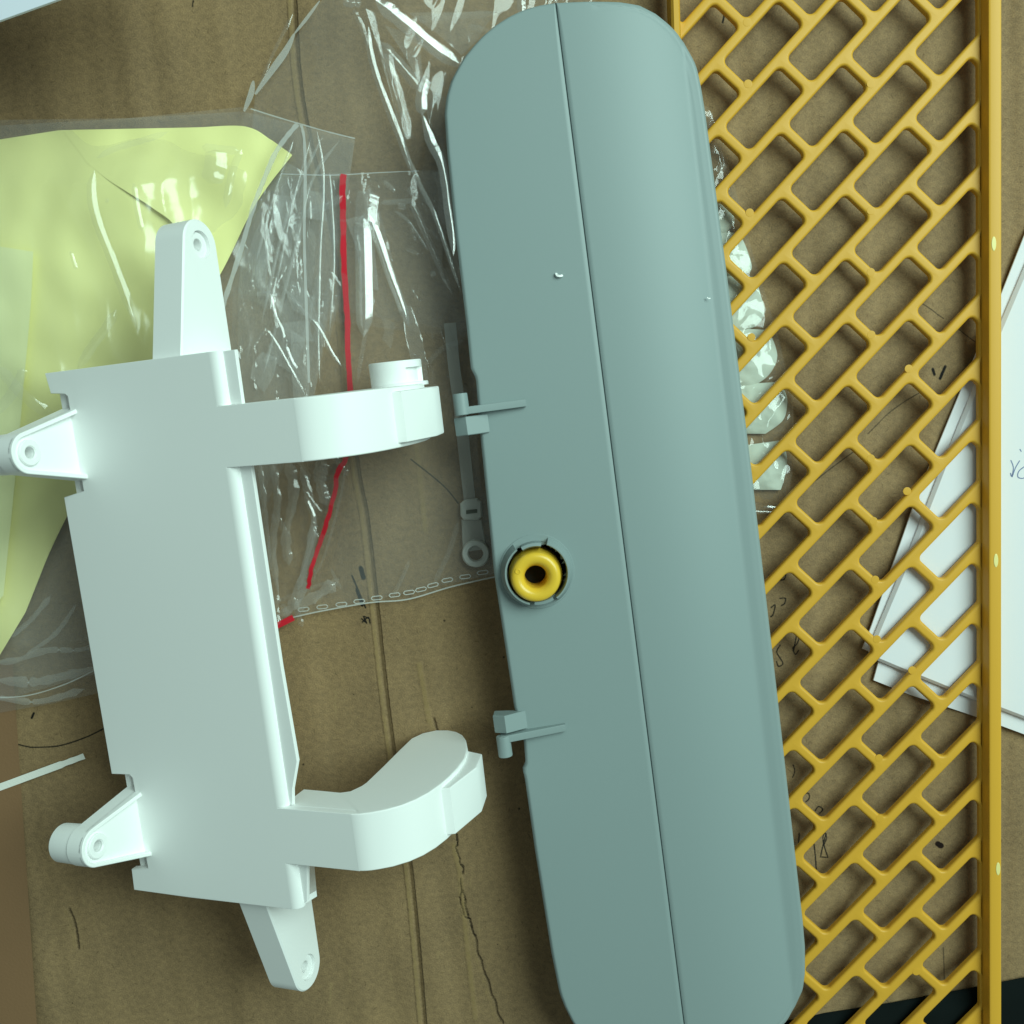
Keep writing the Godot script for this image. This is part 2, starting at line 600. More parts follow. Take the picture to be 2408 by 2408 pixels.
	for j in n + 1:
		for i in n + 1:
			var x := (float(i) / n - 0.5) * BOARD
			var z := (float(j) / n - 0.46) * BOARD
			var across := x * 1000.0 - z * 1000.0 * (0.13 if x < 0.06 else 0.06)
			var h := waves.get_noise_2d(across * 0.045, z * 3.0) * 0.95 + waves.get_noise_2d(across * 0.13 + 90.0, z * 5.0) * 0.34
			h *= 1.0 + 0.7 * smoothstep(0.05, 0.09, x)
			pos.append(Vector3(x, h * 0.001 - 0.0006, z))
	var o := put("cardboard_surface", grid_mesh(pos, n, n), m)
	o.set_meta("kind", "structure")
	o.set_meta("label", "brown corrugated cardboard sheet that everything lies on")

# ------------------------------------------------------------------ loose papers, tape and cloth
func slab(called: String, spots: Array, h0: float, h1: float, m: Material, parent: Node = self, bevel := 0.0001) -> MeshInstance3D:
	var p := PackedVector2Array()
	for s in spots:
		var w := at2(s, h1)
		p.append(Vector2(w.x, w.z))
	var b := Builder.new()
	prism(b, p, Transform3D(Basis(Vector3(1, 0, 0), Vector3(0, 0, 1), Vector3(0, 1, 0)), Vector3.ZERO), h0 * 0.001, h1 * 0.001, bevel, 1)
	return put(called, b.mesh(30.0), m, parent)

func build_papers() -> void:
	var lower := slab("white_sheet", [Vector2(2066, 1556), Vector2(2054, 1600), Vector2(2140, 1634), Vector2(2308, 1690), Vector2(2408, 1727), Vector2(2700, 1830), Vector2(2700, 1500), Vector2(2300, 1500)], 0.5, 1.2, mat.paper)
	tag(lower, "lower white sheet, its edge showing below the folded white paper", "paper")
	var top := thing("folded_white_paper", "large folded white paper under the right rail of the yellow lattice", "paper")
	slab("main_leaf", [Vector2(2440, 560), Vector2(2296, 903), Vector2(2224, 1080), Vector2(2132, 1318), Vector2(2062, 1485), Vector2(2044, 1530), Vector2(2052, 1549), Vector2(2114, 1575), Vector2(2300, 1650), Vector2(2405, 1690), Vector2(2700, 1800), Vector2(2700, 300)], 1.9, 3.7, mat.paper, top, 0.0011)
	slab("turned_edge", [Vector2(2480, 372), Vector2(2353, 695), Vector2(2270, 892), Vector2(2154, 1173), Vector2(2049, 1472), Vector2(2028, 1526), Vector2(2080, 1545), Vector2(2112, 1468), Vector2(2172, 1300), Vector2(2258, 1076), Vector2(2330, 902), Vector2(2412, 712), Vector2(2540, 385)], 1.25, 1.85, mat.paper, top)
	var pen := paint(Color(0.16, 0.20, 0.36), 0.7)
	var b := Builder.new()
	for s in [[Vector2(2377, 1082), Vector2(2383, 1100), Vector2(2379, 1120), Vector2(2376, 1112)], [Vector2(2398, 1083), Vector2(2388, 1100), Vector2(2380, 1122)], [Vector2(2412, 1095), Vector2(2396, 1108), Vector2(2394, 1122), Vector2(2408, 1124), Vector2(2420, 1110)], [Vector2(2398, 1056), Vector2(2402, 1062)]]:
		band(b, path_of(s, 3.72, 6), 0.00035, 0.00003)
	put("handwriting", b.mesh(), pen, top)
	# the white edge over the upper left corner
	var c := slab("white_card", [Vector2(-260, 142), Vector2(0, 48), Vector2(133, 0), Vector2(420, -104), Vector2(420, -420), Vector2(-300, -420)], 52.0, 53.0, paint(Color(0.74, 0.76, 0.86), 0.7))
	tag(c, "raised white card whose corner enters at the upper left", "card")
	# brown tape along the left edge and a strip of white paint
	var tape := put("brown_tape", sheet([Vector2(-80, 1560), Vector2(30, 1560)], [Vector2(-80, 2460), Vector2(90, 2460)], [Vector2(-80, 1560), Vector2(-80, 2460)], [Vector2(30, 1560), Vector2(90, 2460)], 20, 60, func(_p, g, _u, _v): return 0.55 + noise_a.get_noise_2d(g.x * 2.0, g.y * 2.0) * 0.05), paint(Color(0.25, 0.135, 0.064), 0.6, 0.004, 500.0))
	tag(tape, "reddish brown paper tape along the lower left edge of the board", "tape")
	var wb := Builder.new()
	var wp := PackedVector3Array()
	var ww := PackedFloat32Array()
	for i in 30:
		var t := i / 29.0
		wp.append(at(lerpf(-30, 198, t), lerpf(1862, 1778, t), 0.75))
		ww.append(0.0026 * (1.0 if t < 0.75 else rng.randf_range(0.72, 1.02)))
	band(wb, wp, 0.0026, 0.00006, ww)
	tag(put("white_stripe", wb.mesh(), paint(Color(0.88, 0.86, 0.80), 0.8, 0.004, 700.0)), "thin strip of white tape crossing the left edge below the bag", "tape")
	# black cloth in the lower right corner
	var cl := put("black_cloth", sheet([Vector2(1800, 2412), Vector2(1867, 2396), Vector2(1923, 2384), Vector2(2069, 2362), Vector2(2196, 2339), Vector2(2308, 2318), Vector2(2408, 2298), Vector2(2520, 2285)], [Vector2(1800, 2560), Vector2(2520, 2560)], [Vector2(1800, 2412), Vector2(1800, 2560)], [Vector2(2520, 2285), Vector2(2520, 2560)], 60, 30,
		func(_p, g, _u, v): return 0.3 + 2.6 * sqrt(clampf(v * 5.0, 0.0, 1.0)) + noise_a.get_noise_2d(g.x, g.y) * 0.7), paint(Color(0.006, 0.009, 0.009), 0.95, 0.004, 500.0, 0.2))
	tag(cl, "black cloth edge under the lattice in the lower right corner", "cloth")

# ------------------------------------------------------------------ the yellow lattice
const PITCH := 0.0213
const G_TOP := 7.4
const G_LOW := 5.0

# one mesh of the lattice round an opening: outer corners, each edge's distance to the opening, corner radius
func opening(outer: PackedVector2Array, gaps: PackedFloat32Array, radius: float, f: Transform3D) -> ArrayMesh:
	var n := outer.size()
	var b := Builder.new()
	var hole := PackedVector2Array()
	for i in n:
		var e1 := (outer[i] - outer[(i + n - 1) % n]).normalized()
		var e2 := (outer[(i + 1) % n] - outer[i]).normalized()
		var a1 := outer[i] - Vector2(e1.y, -e1.x) * gaps[(i + n - 1) % n]
		var a2 := outer[i] - Vector2(e2.y, -e2.x) * gaps[i]
		hole.append(Geometry2D.line_intersects_line(a1, e1, a2, e2))
	var bevel := 0.00095
	var rings := [[0.0, G_LOW * 0.001], [0.0, G_TOP * 0.001 - bevel], [bevel * 0.13, G_TOP * 0.001 - bevel * 0.5], [bevel * 0.5, G_TOP * 0.001 - bevel * 0.13], [bevel, G_TOP * 0.001]]
	var lines := []
	var owner_of := PackedInt32Array()
	for r in rings:
		var line := PackedVector3Array()
		owner_of.clear()
		for i in n:
			var e1 := (hole[i] - hole[(i + n - 1) % n]).normalized()
			var e2 := (hole[(i + 1) % n] - hole[i]).normalized()
			var half := (PI - acos(clampf(e1.dot(e2), -1, 1))) * 0.5
			var rad := minf(radius, 0.45 * minf(hole[i].distance_to(hole[(i + n - 1) % n]), hole[i].distance_to(hole[(i + 1) % n])) * tan(half))
			var c := hole[i] + (e2 - e1).normalized() * rad / sin(half)
			var s := Vector2(e1.y, -e1.x).angle()
			var turn := Vector2(e1.y, -e1.x).angle_to(Vector2(e2.y, -e2.x))
			for k in 6:
				var q: Vector2 = c + Vector2.from_angle(s + turn * k / 5.0) * (rad + r[0])
				line.append(f * Vector3(q.x, q.y, r[1]))
				owner_of.append(i)
		lines.append(line)
	var m: int = lines[0].size()
	for k in lines.size() - 1:
		for i in m:
			var j := (i + 1) % m
			b.quad(lines[k][j], lines[k][i], lines[k + 1][i], lines[k + 1][j])
	var last: PackedVector3Array = lines[-1]
	for i in m:
		var j := (i + 1) % m
		var o0 := outer[owner_of[i]]
		var o1 := outer[owner_of[j]]
		var p0 := f * Vector3(o0.x, o0.y, G_TOP * 0.001)
		if owner_of[i] == owner_of[j]:
			b.tri(last[j], last[i], p0)
		else:
			b.quad(last[j], last[i], p0, f * Vector3(o1.x, o1.y, G_TOP * 0.001))
	return b.mesh(50.0)

func build_grid() -> void:
	var g := thing("yellow_lattice", "yellow plastic lattice with slanting brick openings and a tall right rail", "lattice")
	var o := at(2000.5, 129, G_TOP)
	o.y = 0.0
	var step := (at(2028.8, 2277, G_TOP) - at(2000.5, 129, G_TOP)) / 15.0
	step.y = 0.0
	var p := step.length()
	var ez := step.normalized()
	var ex := Vector3(ez.z, 0, -ez.x)
	# outline coordinates: x to the right, y towards the top of the picture
	g.transform = Transform3D(Basis(ex, Vector3.UP, ez), o)
	var f := Transform3D(Basis(Vector3(1, 0, 0), Vector3(0, 0, -1), Vector3(0, 1, 0)), Vector3.ZERO)
	var xl := -2.68 * p
	var xr := 2.235 * p - 0.0047
	var half := 0.00174
	var long := p * sqrt(2.0)
	var wide := p / sqrt(2.0)
	var d1 := Vector2(1, 1).normalized()
	var d2 := Vector2(1, -1).normalized()
	var shared: ArrayMesh = null
	for i in range(-4, 4):
		for j in range(-3, 18):
			# the opening's left corner sits a bar's half width inside the cell
			var a := Vector2(i * p, -j * p) - d1 * half - d2 * half
			var cell := PackedVector2Array([a, a + d2 * wide, a + d2 * wide + d1 * long, a + d1 * long])
			cell = ccw(cell)
			var lo := minf(minf(cell[0].x, cell[1].x), minf(cell[2].x, cell[3].x))
			var hi := maxf(maxf(cell[0].x, cell[1].x), maxf(cell[2].x, cell[3].x))
			if hi < xl + 0.0005 or lo > xr - 0.0003:
				continue
			if lo > xl and hi < xr:
				if shared == null:
					var c2 := PackedVector2Array()
					for q in cell:
						c2.append(q - a)
					shared = opening(c2, PackedFloat32Array([half, half, half, half]), 0.0021, f)
				var q := put("lattice_cell", shared, mat.yellow, g)
				q.position = Vector3(a.x, 0, -a.y)
				continue
			var frame := PackedVector2Array([Vector2(xl, -1), Vector2(xr, -1), Vector2(xr, 1), Vector2(xl, 1)])
			var cut := Geometry2D.intersect_polygons(cell, frame)
			if cut.is_empty():
				continue
			var poly := ccw(cut[0])
			var clean := PackedVector2Array()
			for k in poly.size():
				if poly[k].distance_to(poly[(k + 1) % poly.size()]) > 0.0004:
					clean.append(poly[k])
			poly = clean
			if poly.size() < 3:
				continue
			var gaps := PackedFloat32Array()
			for k in poly.size():
				var q0 := poly[k]
				var q1 := poly[(k + 1) % poly.size()]
				gaps.append(0.0004 if absf(q0.x - q1.x) < 1e-5 else half)
			if absf(area2(poly)) < 0.00007:
				var b := Builder.new()
				prism(b, poly, f, G_LOW * 0.001, G_TOP * 0.001)
				put("lattice_corner", b.mesh(), mat.yellow, g)
				continue
			put("lattice_cell", opening(poly, gaps, 0.0019, f), mat.yellow, g)
	# rails: the right one stands tall above the lattice
	var z0 := -4.2 * p
	var z1 := 18.2 * p
	for side in 2:
		var b := Builder.new()
		var prof := PackedVector2Array()
		if side == 0:
			prof = PackedVector2Array([Vector2(xr, 4.2), Vector2(xr + 0.0056, 4.2), Vector2(xr + 0.0056, 10.6), Vector2(xr + 0.0053, 11.4), Vector2(xr + 0.0047, 11.7), Vector2(xr + 0.0018, 11.7), Vector2(xr + 0.0012, 11.4), Vector2(xr + 0.0009, 10.7)])
		else:
			prof = PackedVector2Array([Vector2(xl - 0.003, 3.0), Vector2(xl, 3.0), Vector2(xl, 11.2), Vector2(xl - 0.0006, 12.0), Vector2(xl - 0.0022, 12.0), Vector2(xl - 0.003, 11.2)])
		for k in prof.size():
			prof[k].y *= 0.001
		prism(b, prof, Transform3D(Basis(Vector3(1, 0, 0), Vector3(0, 1, 0), Vector3(0, 0, 1)), Vector3.ZERO), z0, z1)
		put("rail", b.mesh(40.0), mat.yellow, g)
	# ejector pin marks on the joints, gate marks on the rail
	var disc := Builder.new()
	lathe(disc, PackedVector2Array([Vector2(0.0014, -0.0002), Vector2(0.0014, 0.00003), Vector2(0.00128, 0.00007), Vector2(0.0, 0.00006)]), Transform3D(Basis(Vector3(1, 0, 0), Vector3(0, 0, -1), Vector3(0, 1, 0)), Vector3.ZERO), 24)
	var dm := disc.mesh(40.0)
	for s in [Vector2(1757, 52), Vector2(1759, 197), Vector2(2048, 197), Vector2(1763, 500), Vector2(2048, 495), Vector2(2048, 640), Vector2(1767, 793), Vector2(2049, 787), Vector2(2137, 867), Vector2(2048, 1078), Vector2(2054, 1225), Vector2(2058, 1363), Vector2(2062, 1503), Vector2(2145, 1576), Vector2(2067, 1783), Vector2(2069, 1925), Vector2(2073, 2204), Vector2(2155, 2285), Vector2(2133, 1155)]:
		var q := put("ejector_mark", dm, mat.yellow, g)
		var w := at2(s, G_TOP)
		w.y = G_TOP * 0.001
		q.position = g.transform.affine_inverse() * w
	var gate := paint(Color(0.86, 0.74, 0.28), 0.5)
	for s in [Vector2(2337, 573), Vector2(2342, 1318), Vector2(2347, 2043)]:
		var b := Builder.new()
		prism(b, circle(Vector2.ZERO, 0.001, 20), Transform3D(Basis(Vector3(0.8, 0, 0), Vector3(0, 0, -2.4), Vector3(0, 1, 0)), Vector3.ZERO), -0.0003, 0.00015, 0.0001, 1)
		var q := put("gate_mark", b.mesh(), gate, g)
		var w := at2(s, 11.7)
		q.position = g.transform.affine_inverse() * w

# ------------------------------------------------------------------ the grey panel
func build_panel() -> void:
	var t := thing("grey_panel", "long grey-green plastic panel with rounded ends and a fine seam", "panel")
	var hl := 23.0
	var hr := 19.0
	var spots := [Vector2(1306, 5), Vector2(1362, 2.5), Vector2(1453, 2), Vector2(1504, 11), Vector2(1543, 31), Vector2(1573, 50), Vector2(1594, 67), Vector2(1612, 89), Vector2(1623, 109), Vector2(1637, 134), Vector2(1645, 156), Vector2(1654, 200), Vector2(1663, 254), Vector2(1716, 650), Vector2(1772, 1097), Vector2(1832, 1620), Vector2(1866, 1925), Vector2(1895, 2181), Vector2(1900, 2240), Vector2(1900, 2300), Vector2(1895, 2341), Vector2(1877, 2380), Vector2(1856, 2408), Vector2(1815, 2442), Vector2(1760, 2462), Vector2(1700, 2472), Vector2(1560, 2486), Vector2(1480, 2484), Vector2(1420, 2470), Vector2(1380, 2445), Vector2(1347, 2408), Vector2(1328, 2370), Vector2(1316, 2338), Vector2(1297, 2244), Vector2(1258, 2000), Vector2(1234, 1830), Vector2(1229, 1812), Vector2(1236, 1796), Vector2(1232, 1743), Vector2(1209, 1663), Vector2(1203, 1620), Vector2(1162, 1350), Vector2(1129, 1019), Vector2(1119, 890), Vector2(1107, 866), Vector2(1097, 766), Vector2(1072, 559), Vector2(1051, 356), Vector2(1045, 265), Vector2(1050, 225), Vector2(1060, 190), Vector2(1074, 163), Vector2(1090, 135), Vector2(1112, 108), Vector2(1136, 82), Vector2(1165, 58), Vector2(1196, 38), Vector2(1230, 22), Vector2(1268, 11)]
	var seam_a := at(1306, 0, hl)
	var seam_b := at(1609, 2408, hl)
	var dir := seam_b - seam_a
	dir.y = 0
	dir = dir.normalized()
	var side := Vector3(dir.z, 0, -dir.x)
	side = -side if side.x < 0 else side
	var c := PackedVector2Array()
	for s in spots:
		var rel: float = clampf((s.x - (1306.0 + (s.y) * 0.1258)) / 230.0, 0.0, 1.0)
		var w := at2(s, lerpf(hl, hr, pow(rel, 2.7))) - seam_a
		c.append(Vector2(w.dot(side), w.dot(dir)))
	var q0 := 1e9
	var q1 := -1e9
	for p in c:
		q0 = minf(q0, p.y)
		q1 = maxf(q1, p.y)
	var knob := at(1262, 1344, hl) - seam_a
	var kc := Vector2(knob.dot(side), knob.dot(dir))
	var rows := []
	var qs := PackedFloat32Array()
	for i in 26:
		qs.append(lerpf(q0 + 0.00002, q0 + 0.03, pow(i / 26.0, 1.8)))
	for i in 210:
		qs.append(lerpf(q0 + 0.03, q1 - 0.03, i / 210.0))
	for i in 27:
		qs.append(lerpf(q1 - 0.00002, q1 - 0.03, pow((26 - i) / 26.0, 1.8)))
	var n := c.size()
	var nl := 34
	var nr := 40
	var pos := PackedVector3Array()
	var right_from := 0.0
	for q in qs:
		var lo := 1e9
		var hi := -1e9
		for i in n:
			var a := c[i]
			var b := c[(i + 1) % n]
			if (a.y - q) * (b.y - q) <= 0.0 and a.y != b.y:
				var x := lerpf(a.x, b.x, (q - a.y) / (b.y - a.y))
				lo = minf(lo, x)
				hi = maxf(hi, x)
		var ws := clampf(0.0, lo + 0.0012, hi - 0.0012)
		var xs := PackedFloat32Array()
		for i in nl:
			xs.append(lerpf(lo, ws - 0.0002, 1.0 - pow(1.0 - float(i) / (nl - 1), 1.0) if false else ease_in(float(i) / (nl - 1))))
		xs.append(ws - 0.00012)
		xs.append(ws + 0.00012)
		for i in nr:
			xs.append(lerpf(hi, ws + 0.0002, ease_in(float(nr - 1 - i) / (nr - 1))))
		for k in xs.size():
			var p := Vector2(xs[k], q)
			var d := 1e9
			for i in n:
				var e := Geometry2D.get_closest_point_to_segment(p, c[i], c[(i + 1) % n])
				d = minf(d, p.distance_squared_to(e))
			d = sqrt(d)
			var rel := clampf(p.x / 0.0335, 0.0, 1.2)
			var h := lerpf(hl, hr, pow(rel, 2.7))
			# the rolled rim, and a stepped lip on the right side
			var r := 0.0009
			if d < r:
				h -= (r - sqrt(r * r - (r - d) * (r - d))) * 1000.0
			if p.x > 0.012:
				h -= 0.16 * (1.0 - smoothstep(0.0021, 0.0027, d)) - 0.14 * (1.0 - smoothstep(0.0013, 0.0019, d)) + 0.25 * (1.0 - smoothstep(0.0008, 0.0014, d))
			if k == nl or k == nl + 1:
				h -= 0.75
			var w := seam_a + side * p.x + dir * p.y
			w.y = h * 0.001
			pos.append(w)
	var nu := nl + nr + 1
	var whole := grid_mesh(pos, nu, qs.size() - 1)
	# open the round hole for the knob
	var arr := whole.surface_get_arrays(0)
	var idx: PackedInt32Array = arr[Mesh.ARRAY_INDEX]
	var kept := PackedInt32Array()
	var kw := at(1262, 1344, hl)
	for i in range(0, idx.size(), 3):
		var m := (pos[idx[i]] + pos[idx[i + 1]] + pos[idx[i + 2]]) / 3.0
		if Vector2(m.x - kw.x, m.z - kw.z).length() > 0.0098:
			kept.append_array([idx[i], idx[i + 1], idx[i + 2]])
	arr[Mesh.ARRAY_INDEX] = kept
	var cut := ArrayMesh.new()
	cut.add_surface_from_arrays(Mesh.PRIMITIVE_TRIANGLES, arr)
	put("cover_plate", cut, mat.panel, t)
	# side wall under the rim
	var wall := Builder.new()
	for i in n:
		var a := c[i]
		var b := c[(i + 1) % n]
		var pa := seam_a + side * a.x + dir * a.y
		var pb := seam_a + side * b.x + dir * b.y
		pa.y = lerpf(hl, hr, pow(clampf(a.x / 0.0335, 0, 1.2), 2.7)) * 0.001 - (0.0014 if a.x > 0.012 else 0.0009)
		pb.y = lerpf(hl, hr, pow(clampf(b.x / 0.0335, 0, 1.2), 2.7)) * 0.001 - (0.0014 if b.x > 0.012 else 0.0009)
		var dn := Vector3.DOWN * 0.0022
		wall.quad(pb, pa, pa + dn, pb + dn)
		var inn := (seam_a + side * ((c[i].x) * 0.97) + dir * lerpf(a.y, (q0 + q1) * 0.5, 0.01))
		inn.y = pa.y
	put("rim_wall", wall.mesh(40.0), mat.panel, t)
	# collar round the knob
	var up := Transform3D(Basis(side, -dir, Vector3.UP).scaled(Vector3.ONE * 1.07), Vector3(kw.x, hl * 0.001, kw.z))
	var col := Builder.new()
	var prof := PackedVector2Array([Vector2(0.0116, -0.0004), Vector2(0.0109, 0.0022), Vector2(0.0103, 0.0044), Vector2(0.0100, 0.0049), Vector2(0.0096, 0.0049), Vector2(0.0094, 0.0046), Vector2(0.0093, -0.006)])
	for arc in [[-1.02, 1.12], [2.15, 4.35]]:
		lathe(col, prof, up, 40, arc[0], arc[1])
		for e in 2:
			var d := Vector2.from_angle(arc[e])
			var ring := PackedVector3Array()
			for k in prof:
				ring.append(up * Vector3(d.x * k.x, d.y * k.x, k.y))
			for k in range(1, ring.size() - 1):
				if e == 0:
					col.tri(ring[0], ring[k], ring[k + 1])
				else:
					col.tri(ring[0], ring[k + 1], ring[k])
	# low ring that closes the gap to the plate
	lathe(col, PackedVector2Array([Vector2(0.0122, -0.0003), Vector2(0.0118, 0.0002), Vector2(0.0098, 0.0002), Vector2(0.0096, -0.006)]), up, 64)
	put("collar", col.mesh(40.0), mat.panel, t)
	for arc in [[1.30, 1.98], [4.50, 5.15]]:
		var tab := Builder.new()
		lathe(tab, PackedVector2Array([Vector2(0.0098, -0.004), Vector2(0.0097, 0.0050), Vector2(0.0088, 0.0052), Vector2(0.0083, 0.0042), Vector2(0.0082, -0.004)]), up, 12, arc[0], arc[1])
		for e in 2:
			var d := Vector2.from_angle(arc[e])
			var ring := [up * Vector3(d.x * 0.0098, d.y * 0.0098, -0.004), up * Vector3(d.x * 0.0097, d.y * 0.0097, 0.005), up * Vector3(d.x * 0.0088, d.y * 0.0088, 0.0052), up * Vector3(d.x * 0.0082, d.y * 0.0082, 0.004), up * Vector3(d.x * 0.0082, d.y * 0.0082, -0.004)]
			for k in range(1, 4):
				if e == 0:
					tab.tri(ring[0], ring[k], ring[k + 1])
				else:
					tab.tri(ring[0], ring[k + 1], ring[k])
		put("snap_tab", tab.mesh(40.0), mat.panel, t)
	var well := Builder.new()
	prism(well, circle(Vector2.ZERO, 0.0096), up, -0.0075, -0.0065)
	put("well_floor", well.mesh(), mat.dark, t)
	# yellow knob in the collar
	var lean := at(1260, 1358, hl + 6.5)
	var kf := Transform3D(Basis(side, -dir, Vector3.UP).scaled(Vector3.ONE * 1.09), Vector3(lean.x, hl * 0.001, lean.z))
	var kb := Builder.new()
	lathe(kb, PackedVector2Array([Vector2(0.0083, -0.006), Vector2(0.0083, 0.0012), Vector2(0.0078, 0.0018), Vector2(0.0077, 0.0044), Vector2(0.0075, 0.0055), Vector2(0.0070, 0.0061), Vector2(0.0061, 0.0064), Vector2(0.0050, 0.0062), Vector2(0.0043, 0.0057), Vector2(0.0038, 0.0050), Vector2(0.0034, 0.0042), Vector2(0.0033, -0.005)]), kf, 64)
	var k := put("knob", kb.mesh(60.0), mat.knob, t)
	k.set_meta("label", "round yellow knob with a dark centre hole")
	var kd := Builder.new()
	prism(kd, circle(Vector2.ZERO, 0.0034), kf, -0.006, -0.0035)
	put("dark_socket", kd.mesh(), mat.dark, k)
	var dot := Builder.new()
	lathe(dot, PackedVector2Array([Vector2(0.0009, 0.0), Vector2(0.0008, 0.0002), Vector2(0.0006, 0.00022), Vector2(0.0005, 0.0001), Vector2(0, 0.0001)]), kf * Transform3D(Basis.IDENTITY, Vector3(-0.0052, 0.0026, 0.0063)), 20)
	put("moulded_dot", dot.mesh(), mat.knob, k)
	# two hinge clips on the left edge
	clip(t, side, dir, Vector2(1108, 964), Vector2(1237, 947), Vector2(1085, 951), 26.0, Vector2(1111, 1000), 1.0, hl)
	clip(t, side, dir, Vector2(1198, 1738), Vector2(1331, 1712), Vector2(1186, 1754), 24.0, Vector2(1201, 1698), -1.0, hl)
	# two crumbs of swarf on the plate
	for s in [[Vector2(1316, 645), 1.0, "curled white shaving lying on the upper left of the grey panel"], [Vector2(1667, 700), 0.45, "tiny pale speck near the right rim of the grey panel"]]:
		var sb := Builder.new()
		var base := at2(s[0], hl + 0.1 if s[1] == 1.0 else 18.2)
		var arcp := PackedVector3Array()
		for i in 9:
			var a := lerpf(0.5, 3.6, i / 8.0)
			arcp.append(base + Vector3(cos(a) * 0.0011, 0.0002 + 0.0006 * absf(sin(a * 0.8)), sin(a) * 0.0007) * s[1])
		band(sb, arcp, 0.0007 * s[1], 0.0003 * s[1])
		tag(put("plastic_shaving", sb.mesh(), mat.white), s[2], "shaving")

func ease_in(t: float) -> float:
	# closer spacing near the rim (t = 0)
	return t * t * (1.6 - 0.6 * t) * 0.6 + t * 0.4

func clip(t: Node, side: Vector3, dir: Vector3, bar0: Vector2, bar1: Vector2, pin: Vector2, pin_half: float, block: Vector2, way: float, hl: float) -> void:
	var b := Builder.new()
	var a0 := at2(bar0, hl + 4.0)
	var a1 := at2(bar1, hl + 2.0)
	a0.y = 0
	a1.y = 0
	var ax := (a1 - a0).normalized()
	var az := Vector3(-ax.z, 0, ax.x)
	var l := a0.distance_to(a1)
	var f := Transform3D(Basis(ax, Vector3.UP, az), a0)
	var h := hl * 0.001
	prism(b, PackedVector2Array([Vector2(-0.003, h - 0.0005), Vector2(l * 0.3, h - 0.0005), Vector2(l, h + 0.0002), Vector2(l, h + 0.0018), Vector2(-0.003, h + 0.0042)]), f, -0.00125, 0.00125, 0.0003, 2, true)
	put("clip_bar", b.mesh(40.0), mat.panel, t)
	var c := Builder.new()
	var pc := at2(pin, hl + 2.5)
	var pf := Transform3D(Basis(side, Vector3.UP, dir), pc)
	prism(c, circle(Vector2.ZERO, 0.0024, 32), pf, -0.0036, 0.0036, 0.0003, 2, true)
	put("hinge_pin", c.mesh(40.0), mat.panel, t)
	var d := Builder.new()
	var bc := at2(block, hl + 1.0)
	var bf := Transform3D(Basis(side, Vector3.UP, dir), Vector3(bc.x, 0, bc.z))
	prism(d, PackedVector2Array([Vector2(-0.0054, h - 0.0045), Vector2(0.0052, h - 0.001), Vector2(0.0054, h + 0.0005), Vector2(-0.0018, h + 0.0036), Vector2(-0.0058, h + 0.0010)]), bf, -0.0031, 0.0031, 0.00025, 1, true)
	put("clip_block", d.mesh(30.0), mat.panel, t)

